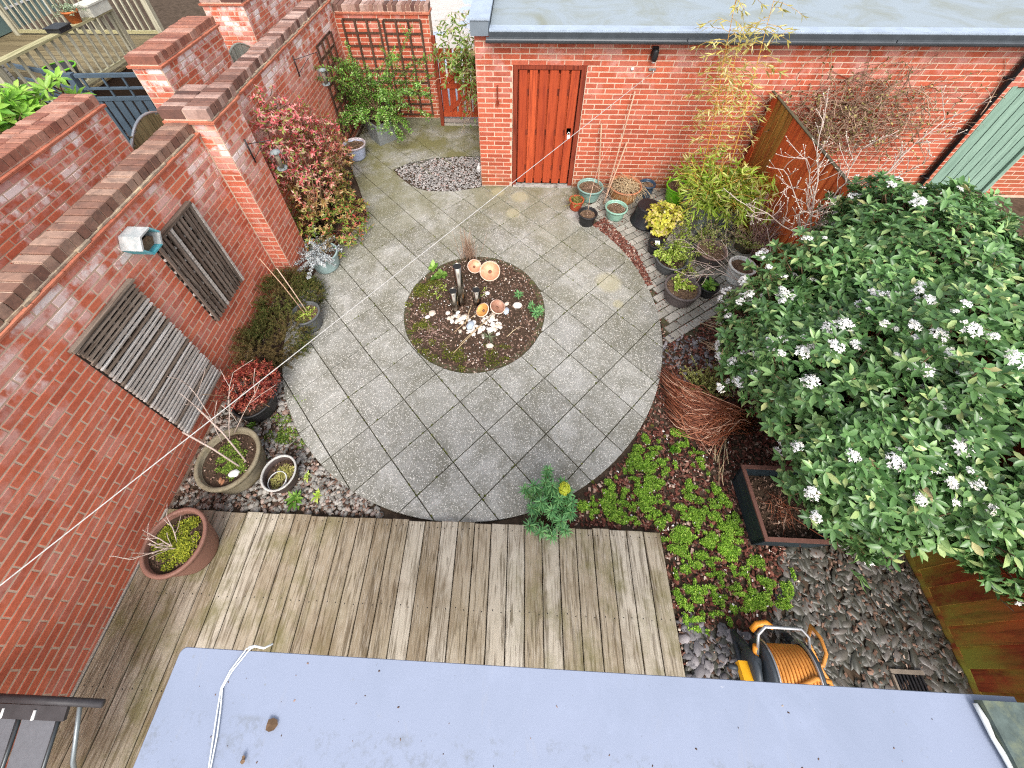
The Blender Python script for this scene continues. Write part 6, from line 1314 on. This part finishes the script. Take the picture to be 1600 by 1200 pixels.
# ------------------------------------------------------------------ centre bed ornaments
sf = thing('steel_tubes', 'trio of polished steel tubes standing in the centre bed', 'water feature', (-.66, 3.3, 0))
for (x, y, h, r_) in ((-.70, 3.325, .75, .052), (-.77, 3.23, .40, .05), (-.50, 3.335, .30, .05)):
    m = MB(); m.lathe((x, y, -.03), [(r_, 0), (r_, h + .03), (r_ - .004, h + .03), (r_ - .004, h - .12)], 24); tb_ = m.build('tube', M_STEEL, sf)
    m = MB(); m.lathe((x, y, h - .006), [(0, 0), (r_ - .0045, 0)], 20); m.build('tube_mouth_shade', M_DARKIN, tb_)  # dark disc painted in for the shade inside the tube mouth
def bowl(label, c, r_, tilt, mat=M_COPPER):
    t = thing('copper_bowl', label, 'bowl', c, 'copper bowls in the centre bed'); m = MB(); pr_ = [(0, 0)] + [(r_ * math.sin(a) / math.sin(1.15), r_ * .62 * (1 - math.cos(a))) for a in np.linspace(.15, 1.15, 8)]; pr_ += [(q_[0] - .004, q_[1] + .004) for q_ in pr_[::-1]]
    m.lathe((0, 0, 0), pr_, 26); Mx = Matrix.Translation(c) @ Matrix.Rotation(tilt[0], 4, 'X') @ Matrix.Rotation(tilt[1], 4, 'Y'); m.v = [tuple(Mx @ Vector(v)) for v in m.v]; m.build('dish', mat, t)
    m = MB(); rz = r_ * .62 * (1 - math.cos(1.15)); m.lathe((0, 0, 0), [(r_ - .006, rz + .001), (r_ + .004, rz - .002), (r_ + .005, rz + .004), (r_ - .004, rz + .007)], 26); m.v = [tuple(Mx @ Vector(v)) for v in m.v]; m.build('rim_highlight', simple('highlight_copper', (.80, .60, .48), .45, .2, 20), t)  # pale ring: highlight along the rim put into the colour
    m = MB(); m.lathe((0, 0, .005), [(r_ * .2, 0), (r_ * .17, .012), (0, .016)], 14); m.v = [tuple(Mx @ Vector(v)) for v in m.v]; m.build('centre_boss', simple('shade_copper', (.22, .10, .06), .5), t)  # dark centre: stalk plus the bowl's inner shade put into the colour
    s_ = MB(); s_.tube([Vector(c), Vector((c[0], c[1], -.02))], .006, 6); s_.build('stem', M_STEEL, t)
bowl('largest bright copper bowl at the back of the centre bed', (-.36, 3.80, .10), .135, (.5, 0)); bowl('smaller copper bowl left of the largest one', (-.585, 3.88, .10), .095, (.45, .3))
bowl('amber copper dish in front of the short steel tube', (-.40, 3.18, .07), .09, (.25, -.5), simple('amber_copper', (.68, .34, .10), .5, .3, 14, .4, .2)); bowl('dull brown copper dish beside the amber one', (-.24, 3.24, .06), .095, (.2, .3), simple('dull_copper', (.34, .17, .11), .5, .4, 14, .4, .2))
ws_ = []
for (x, y, n_, sx, sy, lb) in ((-.5, 3.0, 46, .16, .11, 'pale cobble in the main heap in front of the steel tubes'), (-.28, 2.98, 26, .1, .08, 'white cobble in the heap below the copper dishes'), (-.72, 3.1, 20, .08, .06, 'small cream cobble at the foot of the left steel tube'), (-.3, 3.12, 14, .1, .05, 'cream cobble just in front of the copper dishes')):
    for k in range(n_): ws_.append((x + rnd.gauss(0, sx * .6), y + rnd.gauss(0, sy * .7), .012, rnd.uniform(.035, .075), lb, 'cobbles: ' + lb))
for (x, y, s_, lb) in ((-1.06, 3.16, .1, 'larger of two white stones alone at the left of the centre bed'), (-1.11, 3.1, .07, 'smaller of two white stones alone at the left of the centre bed'), (.02, 3.32, .13, 'rightmost white stone of the centre bed'), (-.12, 3.34, .08, 'white stone just left of the rightmost one'), (-.3, 2.72, .1, 'single white stone nearest the viewer in the centre bed'), (-.38, 3.5, .07, 'white stone behind the dull copper dish'), (-.86, 3.17, .07, 'white stone left of the steel tubes')): ws_.append((x, y, .015, s_, lb, None))
pebm = np_mesh('cobble', PEBBLE[0], PEBBLE[1], True); pebm.materials.append(M_WHITE)
for k, (x, y, z, s_, lb, gp_) in enumerate(ws_):
    o = link('cobble', pebm, None); o.matrix_basis = Matrix.Translation((x, y, z)) @ Matrix.Rotation(rnd.uniform(0, 6), 4, 'Z') @ Matrix.Diagonal((s_, s_ * rnd.uniform(.65, .95), s_ * rnd.uniform(.5, .8), 1)); tag(o, lb, 'cobble', gp_)
for (x, y, s_, lb) in ((-.555, 2.99, .15, 'largest blue grey stone among the white cobbles'), (-.12, 3.22, .12, 'blue grey stone at the right of the white cobbles')):
    o = link('blue_stone', inst('blue_stone', PEBBLE[0], PEBBLE[1], np.array([[x, y, .03]]), yaw_rot(1, .1), np.array([[s_, s_ * .65, s_ * .55]]), True), M_BLUEST); tag(o, lb, 'stone')

# ------------------------------------------------------------------ bird feeders
def feeder(label, c, wallpt, group):
    t = thing('bird_feeder', label, 'bird feeder', c, group); m = MB(); w_ = Vector(wallpt); c = Vector(c)
    m.tube([w_ + Vector((.012, 0, .16)), w_ + Vector((.012, 0, -.14))], .008, 6); m.tube([w_ + Vector((.012, 0, .1)), Vector((c.x, c.y, w_.z + .1)), Vector((c.x, c.y, c.z + .2))], .005, 6); m.tube([w_ + Vector((.012, 0, -.1)), w_.lerp(Vector((c.x, c.y, w_.z + .1)), .6)], .004, 6); m.build('bracket', M_BLACK, t)
    m = MB(); m.lathe(c, [(0, .16), (.02, .155), (.05, .14), (.054, .125)], 18); m.lathe(c, [(0, -.1), (.055, -.1), (.06, -.08), (.05, -.08), (0, -.085)], 18); m.build('cap_and_tray', simple('dull_zinc', (.22, .25, .25), .6, .2, 20), t)
    m = MB()
    for k in range(9): a = 2 * PI * k / 9; x, y = c.x + .06 * math.cos(a), c.y + .06 * math.sin(a); m.tube([(x, y, c.z - .08), (x + .02 * math.cos(a), y + .02 * math.sin(a), c.z + .03), (x, y, c.z + .15)], .0025, 4)
    m.build('cage_bars', M_PIPEG, t); m = MB(); m.lathe(c, [(0, -.075), (.024, -.075), (.024, .12), (0, .12)], 14); m.build('seed_tube', simple('seed_tube', (.20, .17, .12), .6, .5, 60), t)
feeder('wire bird feeder hanging from a bracket on the far left wall', (-2.95, 6.18, 1.66), (-3.19, 5.92, 1.95), 'bird feeders'); feeder('bird feeder hanging from the brick pier in front of the red leaved shrub', (-2.72, 3.98, 1.72), (-2.955, 3.9, 1.9), 'bird feeders')
wp = thing('white_bottle', 'white plastic bottle at the garage corner beside the gravel', 'bottle', (-.70, 6.2, 0)); m = MB(); m.lathe((-.70, 6.2, -.01), [(0, 0), (.035, 0), (.037, .02), (.037, .1), (.015, .13), (.015, .15), (0, .15)], 14); m.build('body', M_WHITEP, wp)
m = MB(); m.lathe((-.70, 6.2, .135), [(.017, 0), (.017, .02), (0, .02)], 12); m.build('cap', M_WHITEP, wp)
wb2 = MB().box(-.34, -.325, 5.74, 5.78, 1.55, 1.78); wb2.box(-.352, -.313, 5.735, 5.79, 1.5, 1.545); tag(wb2.build('hanging_bracket', M_DOORD), 'thin rusty bracket on the garage wall left of the red door', 'bracket')
gb = thing('gate_bird_house', 'small green bird house with slatted roof in the climber over the gate', 'bird house', (-.72, 7.3, 1.6)); MB().box(-.78, -.68, 7.26, 7.36, 1.42, 1.58).build('box', simple('sage_paint', (.22, .32, .25), .7), gb)
for k in range(5): MB().box(-.82, -.62, 7.20 + k * .05, 7.24 + k * .05, 1.60 + k * .01, 1.612 + k * .01).build('roof_slat', M_STRAW, gb)

# ------------------------------------------------------------------ hose reel
hr = thing('hose_reel', 'grey and orange hose reel with orange hose by the flat roof edge', 'hose reel', (1.95, .06, 0)); cy, cz = .04, .24; DG = simple('dark_grey_plastic', (.045, .055, .065), .45, .15, 6, .4)
def disc(x, r_, th, mat, nm, ri=0.0):
    m = MB(); m.lathe((0, 0, 0), [(ri, 0), (r_, 0), (r_ + .003, th / 2), (r_, th), (ri, th)], 30); m.v = [(x + v[2], cy + v[0], cz + v[1]) for v in m.v]; return m.build(nm, mat, hr)
disc(1.80, .185, .03, DG, 'drum_flange'); disc(2.12, .185, .022, DG, 'drum_flange'); disc(1.83, .192, .012, M_GREYM, 'flange_ring', .17); disc(2.108, .192, .010, M_GREYM, 'flange_ring', .17)
for k in range(11):
    x = 1.852 + k * .0245; m = MB(); m.tube([(x + .006 * math.sin(a), cy + .155 * math.cos(a), cz + .155 * math.sin(a)) for a in np.linspace(0, 2 * PI, 25)], .0112, 7, False); m.build('hose_coil', M_HOSE, hr)
m = MB(); m.lathe((0, 0, 0), [(.142, 0), (.142, .27)], 24); m.v = [(1.84 + v[2], cy + v[0], cz + v[1]) for v in m.v]; m.build('drum', simple('drum_dark', (.08, .035, .015), .6), hr)
for x in (1.755, 2.16):
    m = MB(); m.tube([(x, cy - .22, .02), (x, cy - .08, cz), (x, cy + .06, cz + .1), (x, cy + .22, .02)], .026, 8); m.build('side_frame', DG, hr); m = MB(); m.tube([(x, cy - .24, .022), (x, cy + .24, .022)], .022, 8); m.build('foot', DG, hr)
m = MB(); m.lathe((0, 0, 0), [(0, 0), (.11, 0), (.12, .02), (.10, .045), (0, .05)], 24); m.v = [(1.76 - v[2], cy + .02 + v[0], cz + v[1]) for v in m.v]; m.build('hub_cover', DG, hr)
m = MB(); m.tube([(1.77, cy + .1, cz + .09), (1.78, cy + .2, cz + .17), (1.83, cy + .24, cz + .2), (2.08, cy + .24, cz + .2), (2.13, cy + .2, cz + .17), (2.15, cy + .08, cz + .05)], .011, 8); m.build('carry_handle', M_GREYM, hr)
for p_ in ((1.765, cy + .11, cz + .08),): m = MB(); m.tube([Vector(p_) - Vector((.0, .03, .03)), Vector(p_) + Vector((0, .03, .03))], .02, 10); m.build('handle_joint', M_ORANGE, hr)
m = MB(); m.tube([(1.80, cy + .23, cz + .03), (1.83, cy + .26, cz + .07), (1.9, cy + .27, cz + .08), (1.94, cy + .25, cz + .06)], .019, 8); m.build('grip', M_ORANGE, hr)
m = MB().obox((1.675, cy + .0, cz + .02), (.035, 0, -.006), (0, .055, -.015), (.004, .006, .022)); m.build('crank_knob', simple('amber_plastic', (.85, .42, .02), .4, .05), hr); m = MB(); m.tube([(1.66, cy + .02, cz), (1.58, cy + .03, cz)], .016, 8); m.build('hose_tail', DG, hr)
m = MB(); m.tube([(2.13, cy + .05, cz + .05), (2.17, cy + .05, cz + .05)], .022, 10); m.build('connector', M_ORANGE, hr)
m = MB(); m.tube([(2.16, cy + .05, cz + .05), (2.22, cy + .06, cz + .06), (2.265, cy + .12, cz + .07), (2.27, cy + .2, cz + .06), (2.25, cy + .27, cz + .02), (2.27, cy + .2, .1), (2.33, cy + .05, .04), (2.4, -.06, .03)], .0135, 8); m.build('loose_hose', M_HOSE, hr)
m = MB(); m.tube([(1.84, -.1, cz + .13), (1.95, -.02, cz + .17), (2.08, .03, cz + .18), (2.2, .02, cz + .12), (2.3, -.05, .12), (2.36, -.14, .04)], .0135, 8); m.build('loose_hose', M_HOSE, hr)
# drain grate
dg_ = thing('drain_grate', 'black drain grate in the slate by the right fence', 'drain', (2.98, .0, 0)); MB().box(2.86, 3.1, -.12, -.095, -.02, .005).build('frame', M_BLACK, dg_); MB().box(2.86, 3.1, .085, .11, -.02, .005).build('frame', simple('grate_edge', (.22, .18, .14), .7), dg_); MB().box(2.86, 2.875, -.09, .08, -.02, .006).build('frame', simple('grate_edge', (.22, .18, .14), .7), dg_)
for k in range(8): MB().box(2.885 + k * .026, 2.898 + k * .026, -.094, .084, -.02, .003).build('bar', M_BLACK, dg_)
MB().box(2.87, 3.1, -.1, .09, -.032, -.022).build('pit', M_DARKIN, dg_)
# reclining garden chair at the bottom left
ch = thing('reclining_chair', 'folding garden recliner with grey sling on the deck at the bottom left corner', 'chair', (-2.8, -.6, .04))
m = MB(); m.tube([(-3.12, -.262, .93), (-2.36, -.258, .90)], .019, 8); m.build('top_bar', M_WOODB, ch)
MB().obox((-2.87, -.31, .885), (.31, .004, -.006), (0, .03, .012), (0, -.003, .012)).build('head_board', M_WOODB, ch)
m = MB()
for x in (-3.02, -2.835, -2.60): m.tube([(x, -.32, .87), (x + .015, -.55, .80), (x + .02, -.95, .5), (x + .02, -1.35, .47)], .012, 8)
m.build('sling_rail', M_PIPEG, ch)
for (a, b) in ((-3.0, -2.855), (-2.815, -2.615)):
    MB().add([(a, -.335, .868), (b, -.335, .866), (b + .015, -.55, .792), (a + .015, -.55, .794), (b + .02, -.95, .49), (a + .02, -.95, .49), (a, -.335, .862), (b, -.335, .860), (b + .015, -.55, .786), (a + .015, -.55, .788), (b + .02, -.95, .484), (a + .02, -.95, .484)], [(0, 1, 2, 3), (3, 2, 4, 5), (9, 8, 7, 6), (11, 10, 8, 9), (0, 6, 7, 1)]).build('sling', M_SLING, ch)
for x in (-2.50, -3.1):
    m = MB(); m.tube([(x, -.27, .89), (x + .004, -.5, .72), (x + .01, -1.0, .06)], .013, 8); m.build('leg', simple('chair_leg_tube', (.22, .25, .26), .35, .1, 8, .5, .4), ch); m = MB(); m.tube([(x + .02, -1.3, .5), (x + .02, -.7, .055)], .013, 8); m.build('leg', M_PIPEG, ch)
for x in (-2.93, -2.74): m = MB(); m.tube([(x, -.30, .9), (x, -.34, .885)], .009, 6); m.build('strap', M_WHITEP, ch)

# ------------------------------------------------------------------ neighbours' plants
fp = Plant()
for k in range(44):
    e = Vector((-6.35 + rnd.gauss(0, .2), 4.72 + rnd.gauss(0, .3), 1.92 + rnd.gauss(0, .14))); ax = Vector((rnd.gauss(.25, .35), rnd.gauss(-.35, .35), .8)).normalized(); fp.stem([Vector((-6.4, 4.7, 0)), e - ax * .2, e], .01, .006); fp.tip(e, ax, 9, .2, .07, (40, 90))
fp.build('broad_leaved_shrub', 'broad leaved bright green shrub at the left edge behind the neighbouring wall', 'shrub', (-6.4, 4.7, 0), leafmat('fatsia_leaf', [(0, (.10, .26, .03)), (.5, (.22, .42, .05)), (1, (.4, .58, .12))], .4, .3), M_STEM, LEAF8, None, 'foliage', 60)
q = sample([(-8, 6.8), (-4.9, 6.8), (-4.9, 13), (-8, 13)], 3200); scatter('leaf_litter', CHIP, q, -.03, (.05, .13), M_DBARK, 'brown leaf litter in the neighbouring garden beyond the short wall', 'leaf litter', .5, .4)
q = sample([(3.6, 3.9), (5.6, 4.4), (6.2, 5.7), (3.6, 5.7)], 2200); scatter('leaf_litter', CHIP, q, .0 + rng.uniform(-.03, .12, 2200), (.03, .08), M_DBARK, 'brown leaves piled along the garage wall beyond the fence', 'leaf litter', .6, .4)
clump('low_ivy', 'low olive hedge plant along the garage foot beyond the fence', 'shrub', (4.3, 5.3, .0), 90, (.2, .5), .1, leafmat('olive_leaf', [(0, (.06, .07, .015)), (.6, (.14, .14, .035)), (1, (.28, .24, .08))], .6, .2), None, .6, (.045, .025), .035, LEAF4, 60, 2, .6, .32)
clump('rail_plant', 'grey green plant in the orange pot on the neighbouring rail', 'plant', (-8.03, 7.95, 1.98), 30, (.15, .35), .1, leafmat('sage_leaf', [(0, (.16, .22, .12)), (1, (.34, .42, .28))], .6, .2), None, .8, (.05, .02), .03, LEAF4, 60, 2, .8, .04)
